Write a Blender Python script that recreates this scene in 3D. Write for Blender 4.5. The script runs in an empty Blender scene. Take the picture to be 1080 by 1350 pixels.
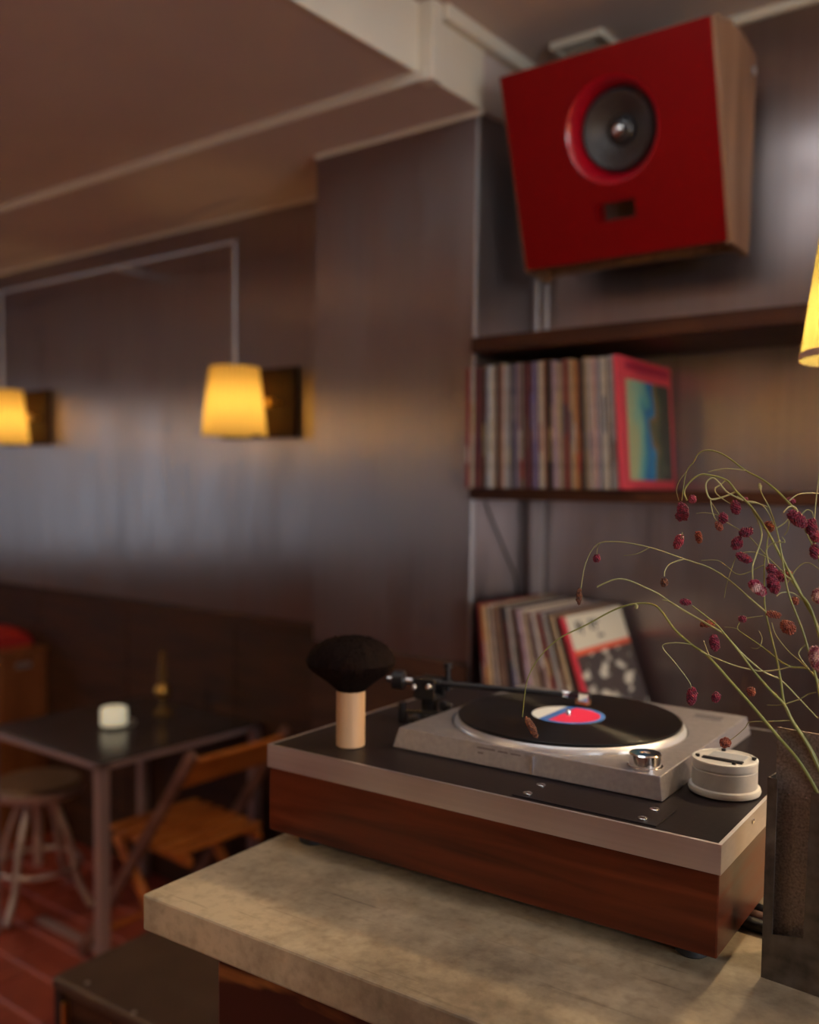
import bpy, bmesh, math, random
from mathutils import Vector, Matrix
from math import sin, cos, pi, radians

random.seed(11)
scene = bpy.context.scene
C = scene.collection

# ------------------------------------------------------------------ camera
EYE = 1.6
cam_data = bpy.data.cameras.new('camera')
cam = bpy.data.objects.new('camera', cam_data)
C.objects.link(cam)
psi, pitch, roll = -0.65643646, 0.05672685, 0.01212762
fwd = Vector((sin(psi) * cos(pitch), cos(psi) * cos(pitch), -sin(pitch)))
rgt = Vector((cos(psi), -sin(psi), 0))
upv = rgt.cross(fwd)
r2 = cos(roll) * rgt + sin(roll) * upv
u2 = -sin(roll) * rgt + cos(roll) * upv
rot = Matrix((r2, u2, -fwd)).transposed().to_4x4()
cam.matrix_world = Matrix.Translation((0, 0, EYE)) @ rot
cam_data.sensor_fit = 'HORIZONTAL'
cam_data.sensor_width = 24.0
cam_data.lens = 1251.0361 / 1080 * 24.0
cam_data.shift_y = 36.65 / 1080
cam_data.clip_start = 0.02
cam_data.dof.use_dof = True
cam_data.dof.focus_distance = 0.98
cam_data.dof.aperture_fstop = 2.1
scene.camera = cam

# ------------------------------------------------------------------ world, light, exposure
world = bpy.data.worlds.new('world')
scene.world = world
world.use_nodes = True
world.node_tree.nodes['Background'].inputs[0].default_value = (0.55, 0.75, 1.0, 1)
world.node_tree.nodes['Background'].inputs[1].default_value = 0.6
vs = scene.view_settings
vs.view_transform = 'Standard'
vs.look = 'None'
vs.gamma = 1.0
vs.use_curve_mapping = False
vs.exposure = 0.0


def area(name, loc, aim, sx, sy, power, col):
    l = bpy.data.lights.new(name, 'AREA')
    l.shape = 'RECTANGLE'
    l.size, l.size_y = sx, sy
    l.energy = power
    l.color = col
    o = bpy.data.objects.new(name, l)
    C.objects.link(o)
    o.location = loc
    o.rotation_euler = (Vector(aim) - Vector(loc)).to_track_quat('-Z', 'Z').to_euler()
    return o


# daylight entering by the shop window in the far end wall and by the window behind the bar
area('window_daylight', (-6.62, -0.55, 1.62), (0, -0.55, 1.62), 3.5, 1.2, 20, (0.82, 0.91, 1.0))
area('bar_window_daylight', (2.32, 0.1, 1.75), (0, 0.1, 1.75), 1.7, 1.1, 60, (0.92, 0.95, 1.0))


def point(name, loc, power, col, rad=0.03, parent=None):
    l = bpy.data.lights.new(name, 'POINT')
    l.energy = power
    l.color = col
    l.shadow_soft_size = rad
    o = bpy.data.objects.new(name, l)
    C.objects.link(o)
    o.location = loc
    if parent:
        o.parent = parent
    return o


# ------------------------------------------------------------------ helpers
A = radians(2.95)                       # the bar is turned a little against the walls
AX, AY = Vector((cos(A), sin(A), 0)), Vector((-sin(A), cos(A), 0))


def bar(x, y, z):
    """bar frame -> world"""
    return AX * x + AY * y + Vector((0, 0, z))


def box(bm, x0, x1, y0, y1, z0, z1, mat=0):
    v = [bm.verts.new(p) for p in ((x0, y0, z0), (x1, y0, z0), (x1, y1, z0), (x0, y1, z0),
                                   (x0, y0, z1), (x1, y0, z1), (x1, y1, z1), (x0, y1, z1))]
    for f in ((0, 3, 2, 1), (4, 5, 6, 7), (0, 1, 5, 4), (1, 2, 6, 5), (2, 3, 7, 6), (3, 0, 4, 7)):
        fc = bm.faces.new([v[i] for i in f])
        fc.material_index = mat
    return v


def prism(bm, pts, axis, a, b):
    """polygon pts (2D) extruded along an axis from a to b"""
    def mk(p, t):
        if axis == 'x':
            return (t, p[0], p[1])
        if axis == 'y':
            return (p[0], t, p[1])
        return (p[0], p[1], t)
    v0 = [bm.verts.new(mk(p, a)) for p in pts]
    v1 = [bm.verts.new(mk(p, b)) for p in pts]
    n = len(pts)
    bm.faces.new(v0[::-1])
    bm.faces.new(v1)
    for i in range(n):
        bm.faces.new((v0[i], v0[(i + 1) % n], v1[(i + 1) % n], v1[i]))


def lathe(bm, prof, n=32, cx=0, cy=0, cap=True, sx=1, sy=1, M=None):
    rings = []
    for r, z in prof:
        ring = []
        for k in range(n):
            a = 2 * pi * k / n
            p = Vector((cx + r * sx * cos(a), cy + r * sy * sin(a), z))
            if M is not None:
                p = M @ p
            ring.append(bm.verts.new(p))
        rings.append(ring)
    for a, b in zip(rings, rings[1:]):
        for k in range(n):
            bm.faces.new((a[k], a[(k + 1) % n], b[(k + 1) % n], b[k]))
    if cap:
        if prof[0][0] > 1e-6:
            bm.faces.new(rings[0][::-1])
        if prof[-1][0] > 1e-6:
            bm.faces.new(rings[-1])
    return rings


def smooth_path(pts, sub=4):
    P = [Vector(p) for p in pts]
    if len(P) < 3:
        return P
    out = []
    n = len(P)
    for i in range(n - 1):
        p0, p1, p2, p3 = P[max(i - 1, 0)], P[i], P[i + 1], P[min(i + 2, n - 1)]
        for k in range(sub):
            t = k / sub
            out.append(0.5 * ((2 * p1) + (p2 - p0) * t + (2 * p0 - 5 * p1 + 4 * p2 - p3) * t * t + (3 * p1 - p0 - 3 * p2 + p3) * t ** 3))
    out.append(P[-1])
    return out


def tube(bm, pts, r0, r1=None, n=8, cap=True):
    if r1 is None:
        r1 = r0
    P = [Vector(p) for p in pts]
    rings = []
    up = None
    m = len(P)
    for i, p in enumerate(P):
        t = (P[min(i + 1, m - 1)] - P[max(i - 1, 0)]).normalized()
        if up is None:
            ref = Vector((0, 0, 1)) if abs(t.z) < 0.9 else Vector((1, 0, 0))
            up = t.cross(ref).normalized()
        up = (up - t * up.dot(t)).normalized()
        b = t.cross(up)
        r = r0 + (r1 - r0) * i / max(m - 1, 1)
        rings.append([bm.verts.new(p + (up * cos(2 * pi * k / n) + b * sin(2 * pi * k / n)) * r) for k in range(n)])
    for a, b in zip(rings, rings[1:]):
        for k in range(n):
            bm.faces.new((a[k], a[(k + 1) % n], b[(k + 1) % n], b[k]))
    if cap:
        bm.faces.new(rings[0][::-1])
        bm.faces.new(rings[-1])


def link(name, me, mat, parent=None, bevel=0, seg=2):
    o = bpy.data.objects.new(name, me)
    C.objects.link(o)
    if parent is not None:
        o.parent = parent
    if bevel:
        md = o.modifiers.new('bevel', 'BEVEL')
        md.width = bevel
        md.segments = seg
        md.limit_method = 'ANGLE'
        md.angle_limit = radians(40)
    return o


def build(name, bm, mats, parent=None, bevel=0, seg=2, smooth=False, loc=None, rotz=0):
    bmesh.ops.recalc_face_normals(bm, faces=bm.faces)
    me = bpy.data.meshes.new(name)
    bm.to_mesh(me)
    bm.free()
    if not isinstance(mats, (list, tuple)):
        mats = [mats]
    for m in mats:
        me.materials.append(m)
    if smooth:
        for p in me.polygons:
            p.use_smooth = True
        try:
            me.set_sharp_from_angle(angle=radians(38))
        except Exception:
            pass
    o = link(name, me, mats, parent, bevel, seg)
    if loc is not None:
        o.location = loc
    if rotz:
        o.rotation_euler = (0, 0, rotz)
    return o


def tag(o, label, cat, group=None):
    o['label'] = label
    o['category'] = cat
    if group:
        o['group'] = group
    return o


def struct(o, label=None):
    o['kind'] = 'structure'
    if label:
        o['label'] = label
    return o


def thing(name, label, cat, loc=(0, 0, 0), rotz=0, group=None):
    o = bpy.data.objects.new(name, None)
    C.objects.link(o)
    o.empty_display_size = 0.05
    o.location = loc
    o.rotation_euler = (0, 0, rotz)
    return tag(o, label, cat, group)


def B(*a):
    bm = bmesh.new()
    if a:
        box(bm, *a)
    return bm


# ------------------------------------------------------------------ materials
def mat(name, col, rough=0.5, metal=0.0, spec=0.5, coat=0.0):
    m = bpy.data.materials.new(name)
    m.use_nodes = True
    p = m.node_tree.nodes['Principled BSDF']
    p.inputs['Base Color'].default_value = (*col, 1)
    p.inputs['Roughness'].default_value = rough
    p.inputs['Metallic'].default_value = metal
    p.inputs['Specular IOR Level'].default_value = spec
    p.inputs['Coat Weight'].default_value = coat
    return m


def nt(m):
    return m.node_tree.nodes, m.node_tree.links, m.node_tree.nodes['Principled BSDF']


def add_noise(m, c1, c2, scale=(8, 8, 8), detail=6, lo=0.3, hi=0.7, bump=0.0, rough=None, coord='Object', distort=0.0):
    """colour between c1 and c2 by stretched noise, optional bump and roughness range"""
    N, L, p = nt(m)
    tc = N.new('ShaderNodeTexCoord')
    mp = N.new('ShaderNodeMapping')
    mp.inputs['Scale'].default_value = scale
    nz = N.new('ShaderNodeTexNoise')
    nz.inputs['Scale'].default_value = 1.0
    nz.inputs['Detail'].default_value = detail
    nz.inputs['Distortion'].default_value = distort
    rp = N.new('ShaderNodeValToRGB')
    rp.color_ramp.elements[0].position = lo
    rp.color_ramp.elements[1].position = hi
    rp.color_ramp.elements[0].color = (*c1, 1)
    rp.color_ramp.elements[1].color = (*c2, 1)
    L.new(tc.outputs[coord], mp.inputs[0])
    L.new(mp.outputs[0], nz.inputs['Vector'])
    L.new(nz.outputs['Fac'], rp.inputs[0])
    L.new(rp.outputs[0], p.inputs['Base Color'])
    if bump:
        b = N.new('ShaderNodeBump')
        b.inputs['Strength'].default_value = bump
        b.inputs['Distance'].default_value = 0.002
        L.new(nz.outputs['Fac'], b.inputs['Height'])
        L.new(b.outputs[0], p.inputs['Normal'])
    if rough:
        mr = N.new('ShaderNodeMapRange')
        mr.inputs['To Min'].default_value = rough[0]
        mr.inputs['To Max'].default_value = rough[1]
        mr.inputs['From Min'].default_value = lo
        mr.inputs['From Max'].default_value = hi
        L.new(nz.outputs['Fac'], mr.inputs['Value'])
        L.new(mr.outputs[0], p.inputs['Roughness'])
    return m


def steel(name, col, rough, tangent, aniso=0.75, streak=(140, 140, 2.0), bump=0.012):
    """brushed steel: reflections spread along `tangent`"""
    m = mat(name, col, rough, 1.0)
    add_noise(m, tuple(c * 0.90 for c in col), col, streak, 6, 0.3, 0.7, bump, (rough - 0.02, rough + 0.02))
    N, L, p = nt(m)
    # faint smears of uneven polish
    tc = N.new('ShaderNodeTexCoord')
    mp = N.new('ShaderNodeMapping'); mp.inputs['Scale'].default_value = (9, 9, 1.6)
    n2 = N.new('ShaderNodeTexNoise'); n2.inputs['Scale'].default_value = 1; n2.inputs['Detail'].default_value = 5; n2.inputs['Distortion'].default_value = 0.4
    L.new(tc.outputs['Object'], mp.inputs[0]); L.new(mp.outputs[0], n2.inputs['Vector'])
    ma = N.new('ShaderNodeMath'); ma.operation = 'MULTIPLY_ADD'; ma.inputs[1].default_value = 0.20; ma.inputs[2].default_value = -0.10
    ad = N.new('ShaderNodeMath'); ad.operation = 'ADD'
    L.new(n2.outputs['Fac'], ma.inputs[0]); L.new(ma.outputs[0], ad.inputs[0])
    L.new(p.inputs['Roughness'].links[0].from_socket, ad.inputs[1]); L.new(ad.outputs[0], p.inputs['Roughness'])
    p.inputs['Anisotropic'].default_value = aniso
    cv = N.new('ShaderNodeCombineXYZ')
    for i in range(3):
        cv.inputs[i].default_value = tangent[i]
    L.new(cv.outputs[0], p.inputs['Tangent'])
    return m


M_steel_wall = steel('brushed_steel_wall', (0.40, 0.335, 0.325), 0.33, (1, 0, 0), 0.9)
M_steel_side = steel('brushed_steel_side', (0.40, 0.335, 0.325), 0.33, (0, 1, 0), 0.9)
M_plaster = add_noise(mat('cream_paint', (0.74, 0.66, 0.52), 0.6), (0.72, 0.63, 0.49), (0.78, 0.70, 0.56), (3, 3, 3), 4, bump=0.03)
M_ceiling = add_noise(mat('ceiling_paint', (0.60, 0.47, 0.40), 0.7), (0.56, 0.43, 0.36), (0.62, 0.49, 0.42), (2, 2, 2), 5)
M_darkwood = add_noise(mat('dark_wainscot_wood', (0.05, 0.022, 0.015), 0.45, 0, 0.25), (0.030, 0.014, 0.010), (0.075, 0.032, 0.018), (3, 3, 22), 6, rough=(0.5, 0.7))
M_wall_room = mat('room_wall', (0.40, 0.27, 0.20), 0.8)
M_tile = add_noise(mat('terracotta_tile', (0.3, 0.06, 0.035), 0.4), (0.20, 0.035, 0.022), (0.34, 0.07, 0.04), (7, 7, 7), 6, rough=(0.3, 0.5), bump=0.1)
M_grout = mat('floor_grout', (0.55, 0.20, 0.18), 0.7)
M_pipe = mat('grey_conduit', (0.55, 0.52, 0.52), 0.35, 0.8)
M_walnut = add_noise(mat('rosewood_plinth', (0.10, 0.020, 0.006), 0.36, 0, 0.3), (0.038, 0.006, 0.0025), (0.14, 0.028, 0.008), (3, 3, 42), 7, 0.32, 0.72, rough=(0.28, 0.42), distort=0.6)
M_shelfwood = add_noise(mat('dark_shelf_wood', (0.05, 0.016, 0.008), 0.5, 0, 0.3), (0.025, 0.008, 0.005), (0.07, 0.022, 0.010), (3, 30, 30), 6)
M_basewood = add_noise(mat('worn_bar_wood', (0.06, 0.02, 0.01), 0.45), (0.035, 0.010, 0.006), (0.38, 0.14, 0.03), (5, 5, 16), 7, 0.46, 0.72, rough=(0.35, 0.6), distort=0.8)
M_orangewood = add_noise(mat('varnished_beech', (0.42, 0.13, 0.03), 0.4), (0.34, 0.09, 0.016), (0.56, 0.19, 0.04), (8, 8, 30), 6)
M_cabwood = add_noise(mat('cabinet_wood', (0.28, 0.10, 0.03), 0.4), (0.16, 0.05, 0.016), (0.34, 0.13, 0.04), (14, 14, 2), 6)
M_ply = add_noise(mat('oak_veneer', (0.30, 0.17, 0.10), 0.5, 0, 0.3), (0.19, 0.095, 0.05), (0.38, 0.22, 0.135), (40, 14, 1.8), 6)
M_alu = steel('aluminium_band', (0.74, 0.70, 0.70), 0.42, (0, 0, 1), 0.2, (2, 60, 200), 0.03)
M_silver = add_noise(mat('silver_lacquer', (0.36, 0.33, 0.335), 0.42, 0.7), (0.32, 0.295, 0.30), (0.40, 0.365, 0.37), (160, 160, 160), 3, bump=0.08)
M_platter = mat('machined_aluminium', (0.88, 0.88, 0.87), 0.36, 0.8)
M_chrome = mat('polished_chrome', (0.85, 0.84, 0.82), 0.12, 1.0)
M_blacktop = add_noise(mat('black_vinyl_top', (0.012, 0.008, 0.009), 0.40, 0, 0.14), (0.010, 0.007, 0.008), (0.016, 0.011, 0.012), (200, 200, 200), 3, bump=0.04)
M_black = mat('black_metal', (0.020, 0.018, 0.019), 0.32, 0.3)
M_rubber = mat('black_rubber', (0.012, 0.011, 0.011), 0.6)
M_darkgap = mat('dark_recess', (0.012, 0.008, 0.008), 0.8)
M_white = mat('off_white_plastic', (0.60, 0.585, 0.53), 0.45)
M_brass = mat('brass', (0.72, 0.46, 0.13), 0.3, 1.0)
M_brushwood = add_noise(mat('pale_beech_handle', (0.62, 0.38, 0.20), 0.5), (0.55, 0.32, 0.16), (0.68, 0.43, 0.24), (30, 30, 4), 4)
M_hair = add_noise(mat('dark_bristle', (0.005, 0.002, 0.0015), 0.8, 0, 0.08), (0.003, 0.0012, 0.001), (0.010, 0.004, 0.0028), (260, 260, 12), 3, bump=0.6)
M_red = mat('red_lacquer', (0.20, 0.0008, 0.002), 0.5, 0, 0.12)
M_redgloss = mat('red_gloss', (0.42, 0.002, 0.012), 0.24, 0, 0.8)
M_redcloth = mat('red_cushion', (0.40, 0.015, 0.012), 0.7)
M_gunmetal = add_noise(mat('blackened_steel', (0.10, 0.085, 0.07), 0.45, 0.75), (0.07, 0.058, 0.046), (0.16, 0.13, 0.105), (60, 60, 60), 8, bump=0.1, rough=(0.38, 0.6))
M_scale = add_noise(mat('mottled_mill_steel', (0.2, 0.16, 0.14), 0.5, 0.6), (0.14, 0.11, 0.09), (0.34, 0.28, 0.24), (420, 420, 420), 7, 0.30, 0.72, bump=0.25, rough=(0.4, 0.65))
M_tablemetal = add_noise(mat('dark_table_top', (0.05, 0.035, 0.032), 0.22), (0.040, 0.028, 0.025), (0.060, 0.042, 0.038), (6, 6, 6), 4)
M_tableleg = mat('mauve_grey_steel', (0.36, 0.25, 0.25), 0.5, 0.3)
M_stool = mat('worn_stool_steel', (0.66, 0.57, 0.53), 0.46, 0.75)
M_stooltop = add_noise(mat('brown_stool_top', (0.26, 0.18, 0.13), 0.4, 0.5), (0.22, 0.15, 0.105), (0.30, 0.21, 0.155), (10, 10, 10), 4)
M_leather = add_noise(mat('dark_bench_leather', (0.075, 0.045, 0.03), 0.5), (0.06, 0.036, 0.025), (0.09, 0.055, 0.038), (9, 9, 9), 6, bump=0.1)
M_wax = mat('candle_wax', (0.85, 0.82, 0.68), 0.5)
M_wax.node_tree.nodes['Principled BSDF'].inputs['Subsurface Weight'].default_value = 0.3
M_wax.node_tree.nodes['Principled BSDF'].inputs['Emission Color'].default_value = (1.0, 0.9, 0.62, 1)      # glow put into the wax to brighten it; no flame is built
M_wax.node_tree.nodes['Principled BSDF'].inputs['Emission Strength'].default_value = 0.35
M_wax.node_tree.nodes['Principled BSDF'].inputs['Subsurface Radius'].default_value = (0.02, 0.015, 0.01)

M_bottle = mat('amber_glass', (0.35, 0.20, 0.05), 0.08)
M_glass = mat('clear_glass', (0.9, 0.9, 0.9), 0.02)
for _m, _w in ((M_bottle, 0.6), (M_glass, 0.95)):
    _m.node_tree.nodes['Principled BSDF'].inputs['Transmission Weight'].default_value = _w

# concrete worktop: blotched, with fine scratches
M_concrete = mat('polished_concrete', (0.4, 0.34, 0.26), 0.55)


def concrete():
    N, L, p = nt(M_concrete)
    tc = N.new('ShaderNodeTexCoord')
    n1 = N.new('ShaderNodeTexNoise'); n1.inputs['Scale'].default_value = 5; n1.inputs['Detail'].default_value = 9; n1.inputs['Roughness'].default_value = 0.66
    n2 = N.new('ShaderNodeTexNoise'); n2.inputs['Scale'].default_value = 70; n2.inputs['Detail'].default_value = 5
    r1 = N.new('ShaderNodeValToRGB')
    r1.color_ramp.elements[0].position = 0.38; r1.color_ramp.elements[0].color = (0.20, 0.150, 0.095, 1)
    r1.color_ramp.elements[1].position = 0.63; r1.color_ramp.elements[1].color = (0.52, 0.42, 0.27, 1)
    r2_ = N.new('ShaderNodeValToRGB')
    r2_.color_ramp.elements[0].position = 0.30; r2_.color_ramp.elements[0].color = (0.80, 0.78, 0.76, 1)
    r2_.color_ramp.elements[1].position = 0.52; r2_.color_ramp.elements[1].color = (1, 1, 1, 1)
    mp = N.new('ShaderNodeMapping'); mp.inputs['Scale'].default_value = (3, 60, 3); mp.inputs['Rotation'].default_value = (0, 0, 0.6)
    n3 = N.new('ShaderNodeTexNoise'); n3.inputs['Scale'].default_value = 2; n3.inputs['Detail'].default_value = 4
    r3 = N.new('ShaderNodeValToRGB')
    r3.color_ramp.elements[0].position = 0.27; r3.color_ramp.elements[0].color = (0.72, 0.70, 0.68, 1)
    r3.color_ramp.elements[1].position = 0.36; r3.color_ramp.elements[1].color = (1, 1, 1, 1)
    mx = N.new('ShaderNodeMixRGB'); mx.blend_type = 'MULTIPLY'; mx.inputs[0].default_value = 1
    mx2 = N.new('ShaderNodeMixRGB'); mx2.blend_type = 'MULTIPLY'; mx2.inputs[0].default_value = 1
    for n in (n1, n2):
        L.new(tc.outputs['Object'], n.inputs['Vector'])
    L.new(tc.outputs['Object'], mp.inputs[0]); L.new(mp.outputs[0], n3.inputs['Vector'])
    L.new(n1.outputs['Fac'], r1.inputs[0]); L.new(n2.outputs['Fac'], r2_.inputs[0]); L.new(n3.outputs['Fac'], r3.inputs[0])
    L.new(r1.outputs[0], mx.inputs[1]); L.new(r2_.outputs[0], mx.inputs[2])
    L.new(mx.outputs[0], mx2.inputs[1]); L.new(r3.outputs[0], mx2.inputs[2])
    L.new(mx2.outputs[0], p.inputs['Base Color'])
    b = N.new('ShaderNodeBump'); b.inputs['Strength'].default_value = 0.15; b.inputs['Distance'].default_value = 0.002
    L.new(n2.outputs['Fac'], b.inputs['Height']); L.new(b.outputs[0], p.inputs['Normal'])


concrete()


def shade_mat(name, col, trans):
    """pleated paper shade: lets the bulb's light through"""
    m = bpy.data.materials.new(name)
    m.use_nodes = True
    N, L = m.node_tree.nodes, m.node_tree.links
    N.remove(N['Principled BSDF'])
    out = N['Material Output']
    d = N.new('ShaderNodeBsdfDiffuse'); d.inputs[0].default_value = (*col, 1)
    t = N.new('ShaderNodeBsdfTranslucent'); t.inputs[0].default_value = (*trans, 1)
    mx = N.new('ShaderNodeMixShader'); mx.inputs[0].default_value = 0.7
    L.new(d.outputs[0], mx.inputs[1]); L.new(t.outputs[0], mx.inputs[2]); L.new(mx.outputs[0], out.inputs[0])
    return m


M_shade = shade_mat('yellow_pleated_shade', (0.75, 0.60, 0.25), (0.90, 0.66, 0.20))
M_shade_bar = shade_mat('pale_yellow_shade', (0.20, 0.165, 0.055), (0.115, 0.094, 0.024))


def emit(name, col, s):
    m = mat(name, col, 0.5)
    p = m.node_tree.nodes['Principled BSDF']
    p.inputs['Emission Color'].default_value = (*col, 1)
    p.inputs['Emission Strength'].default_value = s
    return m


M_bulb = emit('lit_bulb', (1.0, 0.72, 0.35), 12)

# ------------------------------------------------------------------ the room
YW = 2.39            # face of the steel cladding on the back wall
YP = 2.10            # face of the pillar
XPL, XPR = -1.985, -1.410
XL, XR, YF = -6.6, 2.3, -3.3
Z_BEAM, Z_DROP, Z_CEIL = 2.575, 2.598, 2.76

wall_back = struct(build('wall_back', B(XL, XR, YW + 0.012, YW + 0.15, 0, Z_CEIL), M_wall_room))


def panel(name, x0, x1, y0, y1, z0, z1, m, parent, bevel=0.0015):
    return build(name, B(x0, x1, y0, y1, z0, z1), m, parent, bevel, 1)


for a, b in ((-6.6, -4.62), (-4.617, XPL)):
    panel('steel_panel', a, b, YW, YW + 0.012, 1.118, Z_BEAM + 0.02, M_steel_wall, wall_back)
for a, b in ((XPR, -0.203), (-0.2, 1.05), (1.053, XR)):
    panel('steel_panel', a, b, YW, YW + 0.012, 0.98, Z_CEIL, M_steel_wall, wall_back)
x = -6.6
while x < XPL - 0.05:
    x1 = min(x + 0.66, XPL)
    panel('wood_panel', x, x1 - 0.004, YW - 0.012, YW + 0.012, 0.0, 1.105, M_darkwood, wall_back, 0.003)
    x = x1
panel('wood_rail', -6.6, XPL, YW - 0.022, YW + 0.012, 1.085, 1.118, M_darkwood, wall_back, 0.003)

pil = struct(build('wall_pilaster', B(XPL + 0.012, XPR - 0.012, YP + 0.012, YW + 0.01, 0, Z_CEIL), M_wall_room))
panel('steel_panel', XPL, XPR, YP, YP + 0.012, 1.128, Z_BEAM, M_steel_wall, pil, 0.003)
panel('steel_panel', XPR - 0.012, XPR, YP + 0.012, YW, 1.0, Z_CEIL, M_steel_side, pil)
panel('steel_panel', XPL, XPL + 0.012, YP + 0.012, YW, 1.128, Z_BEAM, M_steel_side, pil)
panel('corner_angle', XPR - 0.004, XPR + 0.0025, YP - 0.0025, YP + 0.012, 1.0, Z_CEIL - 0.04, M_pipe, pil, 0.001)
panel('wood_panel', XPL, XPR, YP - 0.008, YP + 0.012, 0.0, 1.122, M_darkwood, pil, 0.003)
panel('wood_panel', XPR - 0.012, XPR + 0.006, YP + 0.012, YW, 0.0, 1.0, M_darkwood, pil, 0.003)


def wall_with_opening(name, axis, p0, p1, a0, a1, o0, o1, z0, z1):
    bm = bmesh.new()
    for (s, e, zb, zt) in ((a0, o0, 0, Z_CEIL), (o1, a1, 0, Z_CEIL), (o0, o1, 0, z0), (o0, o1, z1, Z_CEIL)):
        if axis == 'x':
            box(bm, p0, p1, s, e, zb, zt)
        else:
            box(bm, s, e, p0, p1, zb, zt)
    return struct(build(name, bm, M_wall_room))


wall_with_opening('wall_left', 'x', XL - 0.14, XL, YF, YW + 0.15, -2.35, 1.25, 1.0, 2.25)
wall_with_opening('wall_right', 'x', XR, XR + 0.14, YF, YW + 0.15, -0.8, 1.0, 1.15, 2.35)
struct(build('wall_front', B(XL, XR, YF - 0.14, YF, 0, Z_CEIL), M_wall_room))


def window(name, px, y0, y1, z0, z1, n, s):
    w = struct(build(name, B(px - 0.03, px + 0.03, y0, y1, z0, z0 + 0.05), M_darkwood, None, 0.004))
    build('window_frame', B(px - 0.03, px + 0.03, y0, y1, z1 - 0.05, z1), M_darkwood, w, 0.004)
    for k in range(n + 1):
        y = y0 + 0.025 + (y1 - y0 - 0.05) * k / n
        build('window_frame', B(px - 0.03, px + 0.03, y - 0.025, y + 0.025, z0 + 0.05, z1 - 0.05), M_darkwood, w, 0.004)
    for k in range(n):
        ya = y0 + 0.05 + (y1 - y0 - 0.1) * k / n
        yb = y0 + 0.05 + (y1 - y0 - 0.1) * (k + 1) / n
        build('pane', B(px + s * 0.045, px + s * 0.05, ya, yb, z0 + 0.03, z1 - 0.03), M_glass, w)


window('window_1', XL - 0.06, -2.35, 1.25, 1.0, 2.25, 4, -1)
window('window_2', XR + 0.06, -0.8, 1.0, 1.15, 2.35, 2, 1)

# floor: grout bed, real tiles where the photograph shows them, a tiled field beyond
floor = struct(build('floor', B(XL, XR, YF, YW + 0.02, -0.06, -0.006), M_grout))
TW, TD, GAP = 0.31, 0.155, 0.008
meshes = []
for k in range(3):
    bm = B(0, TW - GAP, 0, TD - GAP, -0.014, 0)
    bmesh.ops.bevel(bm, geom=[e for e in bm.edges if all(v.co.z > -0.001 for v in e.verts)], offset=0.003, segments=1, affect='EDGES')
    me = bpy.data.meshes.new('tile')
    bm.to_mesh(me)
    bm.free()
    me.materials.append(M_tile)
    meshes.append(me)
rows = 9
Y0 = 1.805 - 5 * TD
FX0, FX1 = -4.505, -1.715
for r in range(rows):
    for c in range(-1, 10):
        x0 = -4.505 + c * TW + (TW / 2 if r % 2 else 0)
        if x0 < FX0 - 0.001 or x0 + TW > FX1 + 0.16:
            continue
        t = link('tile', meshes[(r * 7 + c * 3) % 3], None, floor)
        t.location = (x0, Y0 + r * TD + GAP / 2, random.uniform(-0.0012, 0.0008))
bm = bmesh.new()
YE = Y0 + rows * TD
box(bm, XL, XR, YF, Y0 - GAP / 2, -0.01, 0)
box(bm, XL, FX0 - 0.01, Y0, YE, -0.01, 0)
box(bm, FX1 + 0.17, XR, Y0, YE, -0.01, 0)
box(bm, XL, XR, YE + GAP / 2, YW, -0.01, 0)
M_field = mat('tile_field', (0.26, 0.05, 0.03), 0.4)
Nn, Ll, Pp = nt(M_field)
_tc = Nn.new('ShaderNodeTexCoord')
_br = Nn.new('ShaderNodeTexBrick')
_br.inputs['Color1'].default_value = (0.22, 0.04, 0.025, 1)
_br.inputs['Color2'].default_value = (0.32, 0.065, 0.038, 1)
_br.inputs['Mortar'].default_value = (0.42, 0.13, 0.11, 1)
_br.inputs['Scale'].default_value = 1.0
_br.inputs['Brick Width'].default_value = TW
_br.inputs['Row Height'].default_value = TD
_br.inputs['Mortar Size'].default_value = GAP / 2
Ll.new(_tc.outputs['Object'], _br.inputs['Vector'])
Ll.new(_br.outputs['Color'], Pp.inputs['Base Color'])
fld = build('tile_field', bm, M_field, floor)
fld['kind'] = 'stuff'

# ceilings
struct(build('ceiling', B(-1.43, XR, YF, YW + 0.02, Z_CEIL, Z_CEIL + 0.1), M_ceiling))
struct(build('ceiling_dropped', B(XL, -1.44, YF, 1.865, Z_DROP, Z_CEIL + 0.1), M_ceiling))
struct(build('trim_1', B(-1.44, -1.428, YF, 1.865, Z_DROP - 0.003, Z_CEIL), M_plaster, None, 0.002))       # fascia of the dropped ceiling
beam = struct(build('trim_2', B(XL, -1.402, 1.868, YW, Z_BEAM, Z_CEIL), M_ceiling, None, 0.002))            # beam along the wall
build('beam_front', B(XL, -1.40, 1.858, 1.868, Z_BEAM - 0.003, Z_DROP + 0.004), M_plaster, beam, 0.003)
build('beam_end', B(-1.404, -1.396, 1.90, YP + 0.002, Z_BEAM, Z_CEIL), M_plaster, beam, 0.001)
build('corner_post', B(-1.43, -1.384, 1.862, 1.904, Z_BEAM - 0.004, Z_CEIL), M_plaster, beam, 0.004)
build('crown_rail', B(-1.408, -1.368, 1.904, YW, 2.722, Z_CEIL), M_plaster, beam, 0.006)
build('wall_fillet', B(XPL, -1.39, YP - 0.008, YP - 0.0005, Z_BEAM - 0.014, Z_BEAM - 0.0005), M_plaster, beam, 0.002)
build('wall_fillet', B(XL, XPL - 0.001, YW - 0.009, YW - 0.0005, Z_BEAM - 0.014, Z_BEAM - 0.0005), M_plaster, beam, 0.002)
struct(build('trim_3', B(-1.368, XR, YW - 0.02, YW - 0.001, Z_CEIL - 0.022, Z_CEIL), M_plaster, None, 0.004))

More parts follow.
